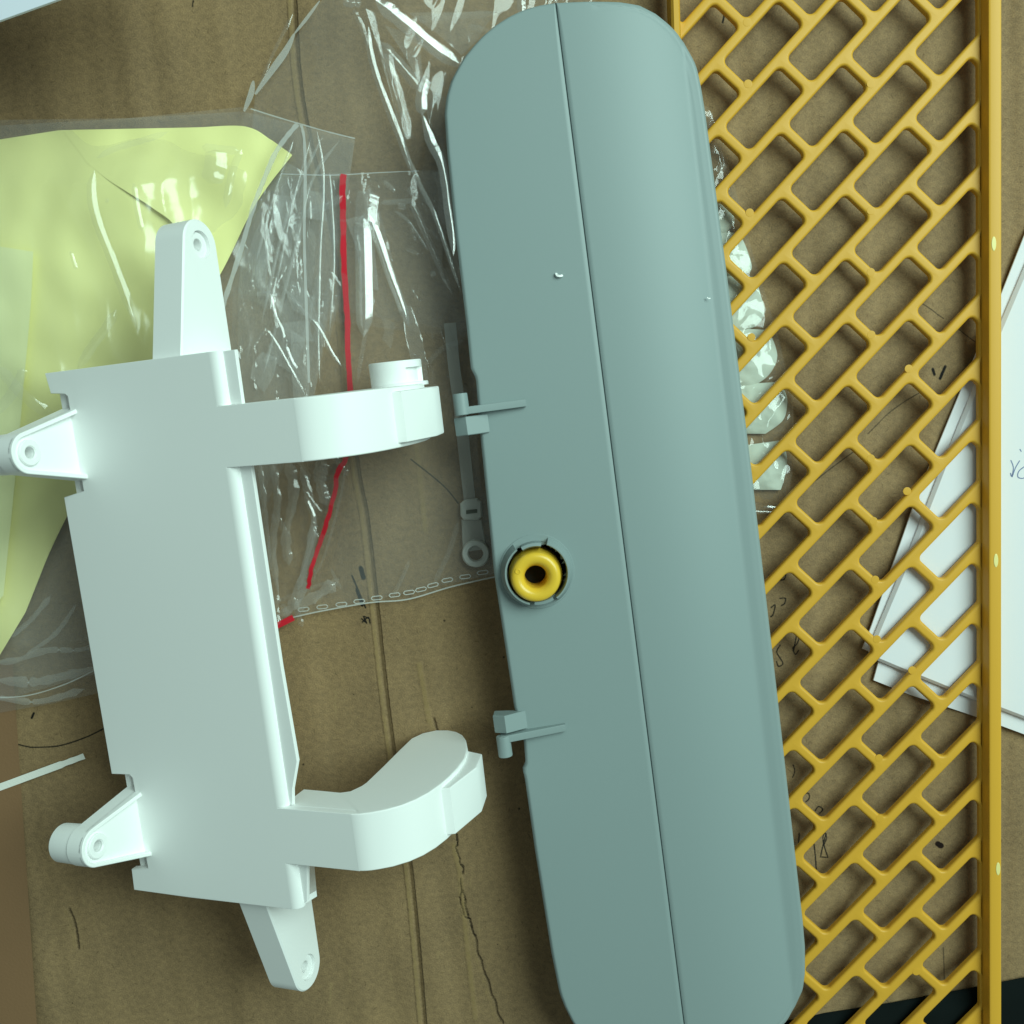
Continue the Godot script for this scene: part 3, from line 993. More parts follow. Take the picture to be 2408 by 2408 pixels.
# ------------------------------------------------------------------ the white bracket
func build_bracket() -> void:
	var t := thing("white_bracket", "white plastic bracket with two curved arms and four holed lugs", "bracket")
	# its own axes: x across the broad face, y along it (to the top of the picture), z out of the face
	t.transform = Transform3D(Basis(Vector3(0.92352, 0.37498, -0.08062), Vector3(-0.10741, 0.05106, -0.99290), Vector3(-0.36820, 0.92563, 0.08743)).orthonormalized(), Vector3(-0.10616, 0.04653, 0.07028))
	var k := 0.001
	var id := Transform3D(Basis.IDENTITY.scaled(Vector3(k, k, k)), Vector3.ZERO)
	# tray: face plate with cut-outs beside the lugs and the flat roots of both arms
	var b := Builder.new()
	prism(b, PackedVector2Array([Vector2(-35.25, 88), Vector2(-34.2, 81.5), Vector2(-28.5, 80.9), Vector2(-27.45, 80.0), Vector2(-27.45, 49.8), Vector2(-36.2, 48.2), Vector2(-36.3, -46.2), Vector2(-28.6, -46.0), Vector2(-27.45, -47.2), Vector2(-27.45, -79.4), Vector2(-34.8, -80.4), Vector2(-35.25, -88), Vector2(-12, -88.3), Vector2(29.2, -88),
		Vector2(29.2, -72.4), Vector2(56.2, -72.4), Vector2(56.2, -53.8), Vector2(29.2, -53.8), Vector2(29.2, 53.7), Vector2(56.2, 53.7), Vector2(56.2, 72.0), Vector2(29.2, 72.0), Vector2(29.2, 88)]), id, -2.4, 0, 0.25, 2)
	# recessed ledges seen through the cut-outs, left wall, end walls
	for y in [[49.0, 81.0], [-80.5, -45.8]]:
		prism(b, PackedVector2Array([Vector2(-33.0, y[0]), Vector2(-26.0, y[0]), Vector2(-26.0, y[1]), Vector2(-33.0, y[1])]), id, -6.0, -3.2, 0.2, 1)
	var yz := Transform3D(Basis(Vector3(0, k, 0), Vector3(0, 0, k), Vector3(k, 0, 0)), Vector3.ZERO)
	prism(b, PackedVector2Array([Vector2(87.5, -2.5), Vector2(-87.5, -2.5), Vector2(-87.5, -27), Vector2(87.5, -19)]), yz, -33.0, -31.0)
	var xz := Transform3D(Basis(Vector3(k, 0, 0), Vector3(0, 0, k), Vector3(0, k, 0)), Vector3.ZERO)
	for y in [[85.8, 87.8], [-87.8, -85.8]]:
		prism(b, PackedVector2Array([Vector2(-33, -2), Vector2(31, -2), Vector2(33, -8.5), Vector2(20, -27), Vector2(-33, -21)]), xz, y[0], y[1])
	put("tray", b.mesh(30.0), mat.white, t)
	# rounded right edge, in three runs between the arms, with a flat ledge just below it
	for run in [[72.0, 88.0], [-53.8, 53.7], [-88.0, -72.4]]:
		var e := Builder.new()
		var pr := PackedVector2Array()
		for i in 9:
			var a := deg_to_rad(lerpf(90.0, 20.0, i / 8.0))
			pr.append(Vector2(29.0 + 3.4 * cos(a), -3.4 + 3.4 * sin(a)))
		pr.append_array(PackedVector2Array([Vector2(32.2, -3.0), Vector2(30.0, -3.6), Vector2(29.0, -2.4)]))
		prism(e, pr, xz, run[0], run[1], 0.25, 2, true)
		var ledge: PackedVector2Array
		if run[0] > 0:
			ledge = PackedVector2Array([Vector2(31, 71.9), Vector2(36.3, 71.9), Vector2(36.4, 87.8), Vector2(31, 87.8)])
		elif run[1] > 0:
			ledge = PackedVector2Array([Vector2(31, 53.6), Vector2(36.2, 53.6), Vector2(36.4, -8), Vector2(37.3, -39), Vector2(34.0, -48.5), Vector2(33.2, -53.7), Vector2(31, -53.7)])
		else:
			ledge = PackedVector2Array([Vector2(31, -72.5), Vector2(35.6, -72.5), Vector2(33.4, -86), Vector2(31, -87.8)])
		prism(e, ledge, id, -3.9, -2.45, 0.25, 2)
		put("rounded_edge", e.mesh(30.0), mat.white, t)
	# two hooked arms
	var arm := PackedVector2Array([Vector2(29.5, -2.5), Vector2(55.8, -2.5), Vector2(55.8, 0.02), Vector2(56.3, 0.0), Vector2(57.3, -0.14), Vector2(58.6, -0.5), Vector2(60.0, -1.05), Vector2(61.8, -2.0), Vector2(65.5, -4.4), Vector2(69.2, -8.2), Vector2(71.8, -12.6), Vector2(73.6, -18.0), Vector2(74.6, -24.0), Vector2(74.9, -30), Vector2(74.7, -37), Vector2(73.6, -45), Vector2(71, -53), Vector2(67, -60.5), Vector2(63.5, -65), Vector2(60, -67.6), Vector2(56, -68.8), Vector2(51.5, -68.3), Vector2(47.5, -65), Vector2(45.6, -59.6), Vector2(46.4, -48), Vector2(47.6, -34.8), Vector2(48.5, -22), Vector2(48.2, -19.3), Vector2(46.6, -15.2), Vector2(43.8, -13.8), Vector2(36, -14.2), Vector2(29.5, -14.4)])
	for y in [[53.7, 72.0], [-72.4, -53.8]]:
		var a := Builder.new()
		prism(a, arm, xz, y[0], y[1], 0.5, 3, true)
		var o := put("clamp_arm", a.mesh(22.0), mat.white, t)
		var e := Builder.new()
		prism(e, PackedVector2Array([Vector2(73.0, -23.2), Vector2(77.2, -25.0), Vector2(79.3, -41.5), Vector2(76.4, -52.5), Vector2(70.0, -54.5)]), xz, y[0] + 1.4, y[1] - 1.4, 0.5, 2, true)
		put("end_block", e.mesh(25.0), mat.white, o)
	# knob on the outer side of the upper arm
	var kn := Builder.new()
	var kc := Vector2(61.5, -52.5)
	var notch := PackedVector2Array()
	for i in 73:
		var a := deg_to_rad(-180.0 + i * 5.0)
		notch.append(kc + Vector2.from_angle(a) * (7.2 if i > 32 and i < 44 else 8.6))
	notch.remove_at(72)
	prism(kn, notch, xz, 71.5, 78.0, 0.0)
	prism(kn, circle(kc, 8.65, 56), xz, 77.6, 80.0, 0.4, 3)
	prism(kn, circle(kc + Vector2(1.0, 0), 9.3, 56), xz, 71.5, 72.8, 0.4, 2)
	put("side_knob", kn.mesh(30.0), mat.white, t)
	# side lugs stand on the left part of the face
	lug(t, [Vector2(76.5, 0), Vector2(52.9, 0)], Vector2(64.3, 19.0), 6.4)
	lug(t, [Vector2(-51.6, 0), Vector2(-75.6, 0)], Vector2(-61.4, 19.6), 6.4)
	end_lug(t, 1.0)
	end_lug(t, -1.0)

func lug(t: Node, base: Array, c: Vector2, r: float) -> void:
	var k := 0.001
	# frame with outline in (y, z) and depth along x
	var f := Transform3D(Basis(Vector3(0, k, 0), Vector3(0, 0, k), Vector3(k, 0, 0)), Vector3.ZERO)
	var pts := PackedVector2Array([base[0] + Vector2(0, -3), base[1] + Vector2(0, -3)])
	pts.append_array(circle(c, r, 64))
	var hull := ccw(Geometry2D.convex_hull(pts))
	if hull[0].distance_to(hull[-1]) < 0.01:
		hull.remove_at(hull.size() - 1)
	var o := Builder.new()
	holed(o, hull, c + Vector2(0, -0.2), 1.75, f, -33.0, -27.4, 0.2, 0.25)
	var body := put("mounting_lug", o.mesh(30.0), mat.white, t)
	# raised rim along both flanks and round the end
	var inner := inset(hull, 1.35)
	var rim := Builder.new()
	var n := hull.size()
	for i in n:
		var j := (i + 1) % n
		if hull[i].y < -2.5 and hull[j].y < -2.5:
			continue
		var rows := []
		for q in [i, j]:
			var x: float = lerpf(-24.6, -26.6, clampf(hull[q].y / c.y, 0.0, 1.0))
			rows.append([f * Vector3(hull[q].x, hull[q].y, -28.0), f * Vector3(hull[q].x, hull[q].y, x - 0.2), f * Vector3(lerpf(hull[q].x, inner[q].x, 0.15), lerpf(hull[q].y, inner[q].y, 0.15), x), f * Vector3(lerpf(hull[q].x, inner[q].x, 0.85), lerpf(hull[q].y, inner[q].y, 0.85), x), f * Vector3(inner[q].x, inner[q].y, x - 0.2), f * Vector3(inner[q].x, inner[q].y, -28.0)])
		for m in 5:
			rim.quad(rows[0][m], rows[1][m], rows[1][m + 1], rows[0][m + 1])
	put("rim", rim.mesh(30.0), mat.white, body)
	var boss := Builder.new()
	var bf := Transform3D(f.basis, f * Vector3(c.x, c.y - 0.2, 0))
	lathe(boss, PackedVector2Array([Vector2(4.1, -28.0), Vector2(4.0, -26.7), Vector2(3.7, -26.4), Vector2(2.2, -26.4), Vector2(1.8, -26.8), Vector2(1.75, -40)]), bf, 40)
	lathe(boss, PackedVector2Array([Vector2(1.7, -41.5), Vector2(5.7, -41.5), Vector2(6.1, -41.0), Vector2(6.3, -32.8)]), bf, 48)
	put("boss", boss.mesh(40.0), mat.white, body)

func end_lug(t: Node, way: float) -> void:
	var k := 0.001
	var f := Transform3D(Basis(Vector3(0, k * way, 0), Vector3(0, 0, k), Vector3(k, 0, 0)), Vector3.ZERO)
	var c := Vector2(121.8, -19.3)
	var pts := PackedVector2Array([Vector2(84, -1.5), Vector2(84, -27.2)])
	pts.append_array(circle(c, 7.7, 72))
	var hull := ccw(Geometry2D.convex_hull(pts))
	if hull[0].distance_to(hull[-1]) < 0.01:
		hull.remove_at(hull.size() - 1)
	var o := Builder.new()
	holed(o, hull, c, 4.3, f, 6.0, 17.0, 0.5, 0.0)
	var body := put("end_lug", o.mesh(28.0), mat.white, t)
	var boss := Builder.new()
	var bf := Transform3D(f.basis, f * Vector3(c.x, c.y, 0))
	lathe(boss, PackedVector2Array([Vector2(4.35, 15.2), Vector2(3.9, 15.9), Vector2(3.2, 16.0), Vector2(2.0, 15.8), Vector2(1.75, 15.3), Vector2(1.7, 6.0)]) if way > 0 else PackedVector2Array([Vector2(1.7, 6.0), Vector2(1.75, 15.3), Vector2(2.0, 15.8), Vector2(3.2, 16.0), Vector2(3.9, 15.9), Vector2(4.35, 15.2)]), bf, 40)
	put("boss", boss.mesh(40.0), mat.white, body)

# ------------------------------------------------------------------ bags and what is in them
func build_bags() -> void:
	var film := film_paint(0.035, 0.06)
	var folded := film_paint(0.05, 0.07)
	var seam := film_paint(0.30, 0.2)
	# --- yellow papers in a clear bag
	var deep := paint(Color(0.90, 0.86, 0.37), 0.65, 0.001)
	var main := put("yellow_paper", sheet([Vector2(-80, 345), Vector2(0, 328), Vector2(140, 306), Vector2(440, 300), Vector2(575, 296), Vector2(640, 330), Vector2(687, 364)], [Vector2(-80, 1620), Vector2(0, 1540), Vector2(60, 1440), Vector2(120, 1290)], [Vector2(-80, 345), Vector2(-80, 1620)], smooth([Vector2(687, 364), Vector2(600, 480), Vector2(520, 640), Vector2(420, 760), Vector2(290, 960), Vector2(200, 1130), Vector2(120, 1290)]), 80, 90,
		func(_p, g, u, v): return 2.0 + 5.0 * sin(clampf(u * 1.05, 0, 1) * PI * 0.5 + 0.5) * (0.45 + 0.55 * sin(v * PI)) + noise_a.get_noise_2d(g.x * 0.35, g.y * 0.35) * 5.0), deep)
	tag(main, "large pale yellow sheet of paper filling the left bag", "paper")
	var strip := put("pale_paper", sheet([Vector2(-60, 570), Vector2(78, 592)], [Vector2(-60, 1480), Vector2(8, 1400)], [Vector2(-60, 570), Vector2(-60, 1480)], smooth([Vector2(78, 592), Vector2(72, 720), Vector2(56, 900), Vector2(40, 1080), Vector2(8, 1400)]), 20, 60,
		func(_p, g, u, v): return 5.4 + 5.0 * sin(clampf(0.1 * 1.05, 0, 1) * PI * 0.5 + 0.5) * (0.45 + 0.55 * sin((v * 0.7 + 0.2) * PI)) + noise_a.get_noise_2d(g.x * 0.35, g.y * 0.35) * 5.0), paint(Color(0.86, 0.86, 0.46), 0.7, 0.001))
	tag(strip, "pale greenish strip of paper on the yellow sheet at the left frame edge", "paper")
	var upper := put("light_yellow_paper", sheet(smooth([Vector2(150, 310), Vector2(300, 304), Vector2(440, 301), Vector2(575, 297), Vector2(640, 331), Vector2(687, 365)]), smooth([Vector2(206, 384), Vector2(250, 420), Vector2(300, 452), Vector2(360, 490), Vector2(420, 545), Vector2(475, 700)]), [Vector2(150, 310), Vector2(206, 384)], smooth([Vector2(687, 365), Vector2(600, 482), Vector2(520, 642), Vector2(475, 700)]), 50, 40,
		func(p, g, u, v): 
			var uu := clampf((p.x + 80.0) / 760.0, 0.0, 1.0)
			var vv := clampf((p.y - 300.0) / 1100.0, 0.0, 1.0)
			return 2.04 + 2.3 * v * smoothstep(0.05, 0.6, u) + 5.0 * sin(clampf(uu * 1.05, 0, 1) * PI * 0.5 + 0.5) * (0.45 + 0.55 * sin(vv * PI)) + noise_a.get_noise_2d(g.x * 0.35, g.y * 0.35) * 5.0), deep)
	tag(upper, "pale yellow paper flap lying highest in the left bag, above the bracket's top lug", "paper")
	var bag := thing("paper_bag", "clear zip bag around the yellow papers at the left", "bag")
	put("film", sheet([Vector2(-80, 285), Vector2(0, 282), Vector2(300, 278), Vector2(567, 252), Vector2(588, 255), Vector2(700, 290), Vector2(835, 325)], [Vector2(-80, 1682), Vector2(0, 1676), Vector2(120, 1655), Vector2(240, 1628), Vector2(420, 1540)], [Vector2(-80, 285), Vector2(-80, 1682)], [Vector2(835, 325), Vector2(800, 600), Vector2(740, 930), Vector2(600, 1250), Vector2(420, 1540)], 200, 200,
		func(p, g, u, v):
			var edge := clampf(minf(v, 1.0 - v) * 9.0, 0.0, 1.0) * clampf((1.0 - u) * 1.9, 0.0, 1.0)
			return 1.0 + edge * (4.6 + 6.6 * (1.0 - smoothstep(0.4, 1.0, u))) + noise_a.get_noise_2d(g.x * 0.35, g.y * 0.35) * 5.0 * edge + noise_b.get_noise_2d(g.x * 0.7 + 40.0, g.y * 0.5) * 1.1 * (0.25 + edge) + noise_b.get_noise_2d(g.x * 1.9, g.y * 1.5 + 200.0) * 0.10 + noise_b.get_noise_2d(g.x * 2.4 + 300.0, g.y * 0.4) * 0.2 * smoothstep(560.0, 640.0, p.x)), film_paint(0.07, 0.19), bag)
	put("back_film", sheet([Vector2(-80, 300), Vector2(575, 262), Vector2(835, 330)], [Vector2(-80, 1670), Vector2(420, 1530)], [Vector2(-80, 300), Vector2(-80, 1670)], [Vector2(835, 330), Vector2(740, 930), Vector2(420, 1530)], 40, 40, func(_p, g, _u, _v): return 0.7 + noise_a.get_noise_2d(g.x, g.y) * 0.2), film_paint(0.10, 0.15), bag)
	for f in [
		[[Vector2(228, 372), Vector2(262, 352), Vector2(300, 340), Vector2(350, 325), Vector2(396, 310)], 7.0, 0.45, 11.0, 10.0], [[Vector2(222, 400), Vector2(214, 440), Vector2(219, 490), Vector2(236, 545), Vector2(262, 610), Vector2(292, 690), Vector2(325, 780)], 11.0, 0.5, 13.0, 15.0],
		[[Vector2(182, 868), Vector2(215, 815), Vector2(245, 775), Vector2(274, 728)], 11.0, 0.5, 16.0, 15.0], [[Vector2(0, 862), Vector2(22, 895), Vector2(55, 930), Vector2(90, 958), Vector2(126, 972)], 13.0, 0.36, 17.0, 11.0], [[Vector2(-30, 985), Vector2(20, 935), Vector2(48, 885), Vector2(52, 866)], 12.0, 0.5, 15.0, 16.0],
		[[Vector2(475, 345), Vector2(500, 349), Vector2(530, 352), Vector2(562, 354)], 10.0, 0.5, 10.0, 9.5], [[Vector2(505, 350), Vector2(505, 385), Vector2(492, 432)], 26.0, 0.5, 10.0, 10.0], [[Vector2(568, 350), Vector2(552, 385), Vector2(540, 430), Vector2(530, 490)], 9.0, 0.5, 9.0, 8.0], [[Vector2(166, 590), Vector2(172, 612), Vector2(180, 634)], 5.0, 0.5, 15.0, 15.0],
		[[Vector2(314, 430), Vector2(322, 490), Vector2(334, 545)], 7.0, 0.5, 14.0, 14.0], [[Vector2(248, 470), Vector2(256, 474)], 5.0, 0.5, 14.0, 14.0]]:
		fold(bag, f[0], f[1], f[2], f[3] + 1.0, f[4] + 1.0, folded, 1, 0.12)
	for f in [[[Vector2(760, 318), Vector2(700, 440), Vector2(660, 560), Vector2(615, 760)], 4.0, 0.5], [[Vector2(800, 328), Vector2(735, 420), Vector2(700, 560), Vector2(650, 760), Vector2(620, 880)], 4.0, 0.5], [[Vector2(745, 306), Vector2(760, 420), Vector2(752, 600), Vector2(748, 800), Vector2(752, 900)], 3.5, 0.5], [[Vector2(690, 330), Vector2(650, 440), Vector2(600, 620)], 3.5, 0.5], [[Vector2(730, 330), Vector2(690, 470), Vector2(655, 640), Vector2(640, 700)], 3.0, 0.5], [[Vector2(775, 400), Vector2(785, 600), Vector2(775, 780)], 3.0, 0.5]]:
		fold(bag, f[0], f[1], f[2], 8.5, 9.0, film_paint(0.16, 0.1), 1)
	for f in [[[Vector2(-20, 1560), Vector2(40, 1552), Vector2(110, 1530), Vector2(190, 1528), Vector2(235, 1510)], 7.0, 0.4], [[Vector2(-10, 1600), Vector2(80, 1604), Vector2(150, 1590), Vector2(230, 1570)], 12.0, 0.3], [[Vector2(20, 1500), Vector2(70, 1460), Vector2(120, 1400)], 6.0, 0.4], [[Vector2(60, 1540), Vector2(130, 1490), Vector2(180, 1420)], 5.0, 0.4], [[Vector2(-10, 1640), Vector2(90, 1650), Vector2(200, 1620)], 8.0, 0.3]]:
		fold(bag, f[0], f[1], f[2], 4.5, 4.0, film_paint(0.17, 0.12), 1, 0.6)
	var sb := Builder.new()
	for s in [[[Vector2(700, 292), Vector2(672, 325), Vector2(646, 364), Vector2(618, 430), Vector2(596, 488), Vector2(566, 590), Vector2(534, 690), Vector2(520, 740)], 0.0015], [[Vector2(708, 292), Vector2(716, 330), Vector2(718, 420), Vector2(716, 560), Vector2(720, 700), Vector2(727, 900)], 0.0009], [[Vector2(590, 256), Vector2(640, 272), Vector2(700, 290), Vector2(770, 310), Vector2(835, 326)], 0.0004], [[Vector2(-40, 1640), Vector2(60, 1636), Vector2(150, 1610), Vector2(225, 1575)], 0.0004]]:
		var pth := path_of(s[0], 10.0, 8)
		var ws := PackedFloat32Array()
		for i in pth.size():
			ws.append(s[1] * (1.0 + 0.35 * noise_a.get_noise_2d(i * 9.0, s[0][0].x)))
		band(sb, pth, s[1], 0.0003, ws)
	put("zip_seam", sb.mesh(), seam, bag)
	# --- upper clear bag, crumpled against the panel
	var ub := thing("crumpled_bag", "crumpled clear bag with bright folds beside the panel's upper end", "bag")
	put("film", sheet([Vector2(757, -60), Vector2(1000, -60), Vector2(1420, -60)], [Vector2(560, 700), Vector2(800, 760), Vector2(1150, 800)], [Vector2(800, -60), Vector2(757, 0), Vector2(695, 75), Vector2(598, 228), Vector2(560, 700)], [Vector2(1420, -60), Vector2(1300, 200), Vector2(1200, 500), Vector2(1150, 800)], 190, 200,
		func(p, g, u, v):
			var busy := smoothstep(820.0, 960.0, p.x - p.y * 0.2)
			return 1.5 + 3.0 * clampf(u * 6.0, 0, 1) * smoothstep(0.95, 0.5, v) + 3.0 * busy * smoothstep(0.95, 0.5, v) + noise_a.get_noise_2d(g.x * 0.6 + 33.0, g.y * 0.3) * 1.2 + noise_b.get_noise_2d(g.x * 1.1 + g.y * 0.4, g.y * 0.3 - g.x * 0.25 + 11.0) * (0.2 + 1.6 * busy)), film, ub)
	put("back_film", sheet([Vector2(757, -60), Vector2(1420, -60)], [Vector2(560, 690), Vector2(1150, 790)], [Vector2(800, -60), Vector2(757, 0), Vector2(600, 228), Vector2(560, 690)], [Vector2(1420, -60), Vector2(1150, 790)], 30, 30, func(_p, g, _u, _v): return 0.5 + noise_a.get_noise_2d(g.x, g.y) * 0.15), film_paint(0.05, 0.1), ub)
	for f in [
		[[Vector2(882, 0), Vector2(915, 25), Vector2(950, 54), Vector2(1000, 95), Vector2(1040, 126), Vector2(1090, 158)], 16.0, 0.34, 16.0, 4.5, 3], [[Vector2(960, 60), Vector2(1005, 100), Vector2(1050, 138)], 11.0, 0.4, 10.0, 6.0, 2], [[Vector2(893, 98), Vector2(930, 140), Vector2(958, 172), Vector2(990, 212)], 13.0, 0.5, 9.0, 6.0, 2], [[Vector2(1006, 178), Vector2(994, 205), Vector2(990, 235), Vector2(992, 270)], 13.0, 0.42, 19.0, 19.0, 3], [[Vector2(991, 262), Vector2(1012, 330), Vector2(1036, 378), Vector2(1048, 430), Vector2(1054, 480), Vector2(1063, 545), Vector2(1066, 600)], 11.0, 0.42, 19.0, 21.5, 3],
		[[Vector2(866, 60), Vector2(868, 110), Vector2(884, 175), Vector2(915, 260), Vector2(948, 345), Vector2(970, 410)], 8.0, 0.46, 8.0, 6.0, 2], [[Vector2(950, 345), Vector2(985, 430), Vector2(1020, 500), Vector2(1052, 590), Vector2(1085, 690)], 5.0, 0.42, 12.0, 19.0, 3], [[Vector2(905, 130), Vector2(925, 190), Vector2(945, 260), Vector2(960, 330)], 14.0, 0.30, 7.0, 6.0, 1], [[Vector2(1047, 168), Vector2(1036, 205), Vector2(1014, 252)], 6.0, 0.46, 7.0, 6.0, 2], [[Vector2(806, 0), Vector2(825, 6), Vector2(850, 6)], 10.0, 0.5, 10.0, 9.0, 2], [[Vector2(955, 50), Vector2(1040, 40), Vector2(1170, 30)], 8.0, 0.4, 6.0, 6.0, 1], [[Vector2(1226, -10), Vector2(1226, 10), Vector2(1229, 32)], 10.0, 0.45, 12.0, 12.0, 2], [[Vector2(1100, 60), Vector2(1150, 75), Vector2(1160, 90)], 7.0, 0.4, 6.0, 6.0, 1], [[Vector2(1303, -5), Vector2(1309, 12)], 6.0, 0.45, 12.0, 12.0, 2], [[Vector2(830, 20), Vector2(850, 60), Vector2(866, 110)], 6.0, 0.46, 8.0, 7.0, 1], [[Vector2(690, 30), Vector2(640, 130), Vector2(600, 225)], 4.0, 0.4, 3.0, 3.0, 1]]:
		fold(ub, f[0], f[1], f[2], f[3], f[4], folded, f[5], 0.25)
	for q in [[Vector2(897, 125), Vector2(925, 128), Vector2(952, 330), Vector2(972, 322)], [Vector2(905, 60), Vector2(960, 78), Vector2(1000, 225), Vector2(985, 100)], [Vector2(960, 30), Vector2(1170, 26), Vector2(1085, 130), Vector2(1125, 92)], [Vector2(860, 20), Vector2(882, 30), Vector2(960, 400), Vector2(968, 380)], [Vector2(985, 200), Vector2(1050, 230), Vector2(1060, 520), Vector2(1070, 500)]]:
		put("film_flap", sheet([q[0], q[1]], [q[2], q[3]], smooth([q[0], q[0].lerp(q[2], 0.5) + Vector2(6, 0), q[2]]), smooth([q[1], q[1].lerp(q[3], 0.5) + Vector2(-7, 4), q[3]]), 20, 50,
			func(_p, g, u, v): return 9.0 - 4.5 * v - 0.7 * u + noise_b.get_noise_2d(g.x * 2.0 + q[0].x, g.y * 0.8) * 0.5), film_paint(0.1, 0.1), ub)
	var us := Builder.new()
	for e in [[[Vector2(752, 2), Vector2(720, 45), Vector2(692, 80)], 0.0009], [[Vector2(692, 80), Vector2(672, 120), Vector2(640, 165), Vector2(600, 222)], 0.0019], [[Vector2(596, 190), Vector2(590, 222), Vector2(574, 262)], 0.0016]]:
		var pth := path_of(e[0], 4.5, 8)
		var ws := PackedFloat32Array()
		for i in pth.size():
			ws.append(e[1] * (0.35 + 0.9 * sin(PI * i / (pth.size() - 1.0))))
		band(us, pth, 0.001, 0.0001, ws)
	put("edge_seam", us.mesh(), film_paint(0.24, 0.15), ub)
	# --- zip bag with a red strip
	var zb := thing("zip_bag", "crinkled clear zip bag with a red closing strip between bracket and panel", "bag")
	put("film", sheet([Vector2(560, 404), Vector2(662, 408), Vector2(890, 406), Vector2(1100, 395)], [Vector2(560, 1482), Vector2(640, 1464), Vector2(760, 1434), Vector2(870, 1415), Vector2(960, 1408), Vector2(1165, 1355), Vector2(1230, 1335)], [Vector2(560, 404), Vector2(540, 900), Vector2(560, 1482)], [Vector2(1100, 395), Vector2(1160, 900), Vector2(1230, 1335)], 220, 300,
		func(p, g, u, v):
			var crumple := smoothstep(860.0, 720.0, p.x + (p.y - 400.0) * 0.05) + 0.5 * smoothstep(560.0, 440.0, p.y)
			return 1.6 + 2.8 * sin(clampf(v, 0, 1) * PI) * smoothstep(1.0, 0.5, u) + (noise_b.get_noise_2d(g.x * 1.7, g.y * 0.35 + 60.0) * 0.42 + noise_b.get_noise_2d(g.x * 4.2, g.y * 1.6) * 0.22 + noise_b.get_noise_2d(g.x * 9.0, g.y * 5.0) * 0.07) * (0.12 + crumple) + noise_a.get_noise_2d(g.x * 1.0, g.y * 0.3 + 9.0) * 1.1), film, zb)
	put("back_film", sheet([Vector2(560, 410), Vector2(1100, 402)], [Vector2(560, 1478), Vector2(640, 1462), Vector2(870, 1413), Vector2(1230, 1335)], [Vector2(560, 410), Vector2(560, 1478)], [Vector2(1100, 402), Vector2(1230, 1335)], 80, 120, func(p, g, _u, v): return 0.7 + noise_b.get_noise_2d(g.x * 1.8 + 8.0, g.y * 0.5) * 0.45 * smoothstep(0.0, 0.2, minf(v, 1.0 - v)) * smoothstep(900.0, 700.0, p.x)), film_paint(0.05, 0.1), zb)
	for f in [
		[[Vector2(852, 505), Vector2(853, 560), Vector2(855, 640), Vector2(856, 720), Vector2(855, 792)], 20.0, 0.42, 4.5, 4.0, 3], [[Vector2(868, 448), Vector2(862, 480), Vector2(858, 540)], 26.0, 0.36, 5.5, 5.0, 2], [[Vector2(868, 505), Vector2(893, 575), Vector2(915, 640), Vector2(938, 700), Vector2(962, 768)], 11.0, 0.5, 5.0, 3.0, 3], [[Vector2(965, 474), Vector2(982, 505), Vector2(1005, 560), Vector2(1032, 620), Vector2(1064, 692)], 8.0, 0.48, 5.0, 4.0, 2], [[Vector2(895, 476), Vector2(940, 474), Vector2(980, 470)], 6.0, 0.48, 5.0, 5.0, 2], [[Vector2(690, 512), Vector2(740, 492), Vector2(780, 478), Vector2(805, 460)], 9.0, 0.5, 5.0, 5.0, 2], [[Vector2(928, 495), Vector2(960, 520), Vector2(985, 555), Vector2(1008, 590)], 4.0, 0.48, 4.5, 4.5, 2], [[Vector2(960, 440), Vector2(975, 458)], 8.0, 0.5, 5.0, 5.0, 2], [[Vector2(902, 425), Vector2(930, 450)], 5.0, 0.5, 5.0, 5.0, 2], [[Vector2(935, 484), Vector2(955, 486)], 7.0, 0.5, 5.0, 5.0, 2], [[Vector2(1012, 645), Vector2(1026, 642)], 6.0, 0.5, 5.0, 5.0, 2], [[Vector2(955, 585), Vector2(985, 598)], 4.0, 0.5, 4.0, 4.0, 1],
		[[Vector2(603, 692), Vector2(628, 690), Vector2(657, 690)], 6.0, 0.55, 5.0, 5.0, 2], [[Vector2(636, 690), Vector2(646, 740), Vector2(662, 775), Vector2(668, 805)], 5.0, 0.5, 5.0, 5.0, 2], [[Vector2(660, 670), Vector2(705, 722), Vector2(748, 770), Vector2(780, 830), Vector2(802, 860)], 5.0, 0.5, 5.0, 5.0, 2], [[Vector2(622, 768), Vector2(652, 812), Vector2(690, 880), Vector2(715, 925)], 4.0, 0.5, 5.0, 4.0, 2], [[Vector2(670, 810), Vector2(685, 850), Vector2(700, 870)], 6.0, 0.5, 4.5, 4.5, 2], [[Vector2(715, 1165), Vector2(735, 1210), Vector2(738, 1230)], 6.0, 0.52, 4.0, 4.0, 2], [[Vector2(735, 1225), Vector2(722, 1290), Vector2(705, 1360)], 4.0, 0.52, 3.0, 3.0, 1], [[Vector2(638, 1420), Vector2(700, 1395), Vector2(790, 1362)], 5.0, 0.5, 3.0, 3.0, 1], [[Vector2(798, 1360), Vector2(760, 1395), Vector2(745, 1410)], 8.0, 0.3, 2.5, 2.5, 1], [[Vector2(962, 1318), Vector2(945, 1360), Vector2(922, 1406)], 5.0, 0.5, 2.5, 2.0, 1], [[Vector2(1078, 1225), Vector2(1055, 1300), Vector2(1020, 1372)], 6.0, 0.3, 2.5, 2.0, 1], [[Vector2(812, 1100), Vector2(800, 1170), Vector2(765, 1300), Vector2(742, 1350)], 3.0, 0.5, 5.0, 3.0, 1], [[Vector2(840, 900), Vector2(860, 780), Vector2(880, 700)], 5.0, 0.4, 3.5, 3.5, 1], [[Vector2(1000, 860), Vector2(1040, 820), Vector2(1090, 800)], 6.0, 0.45, 3.0, 3.0, 1]]:
		fold(zb, f[0], f[1], f[2], f[3], f[4], folded, f[5], 0.1)
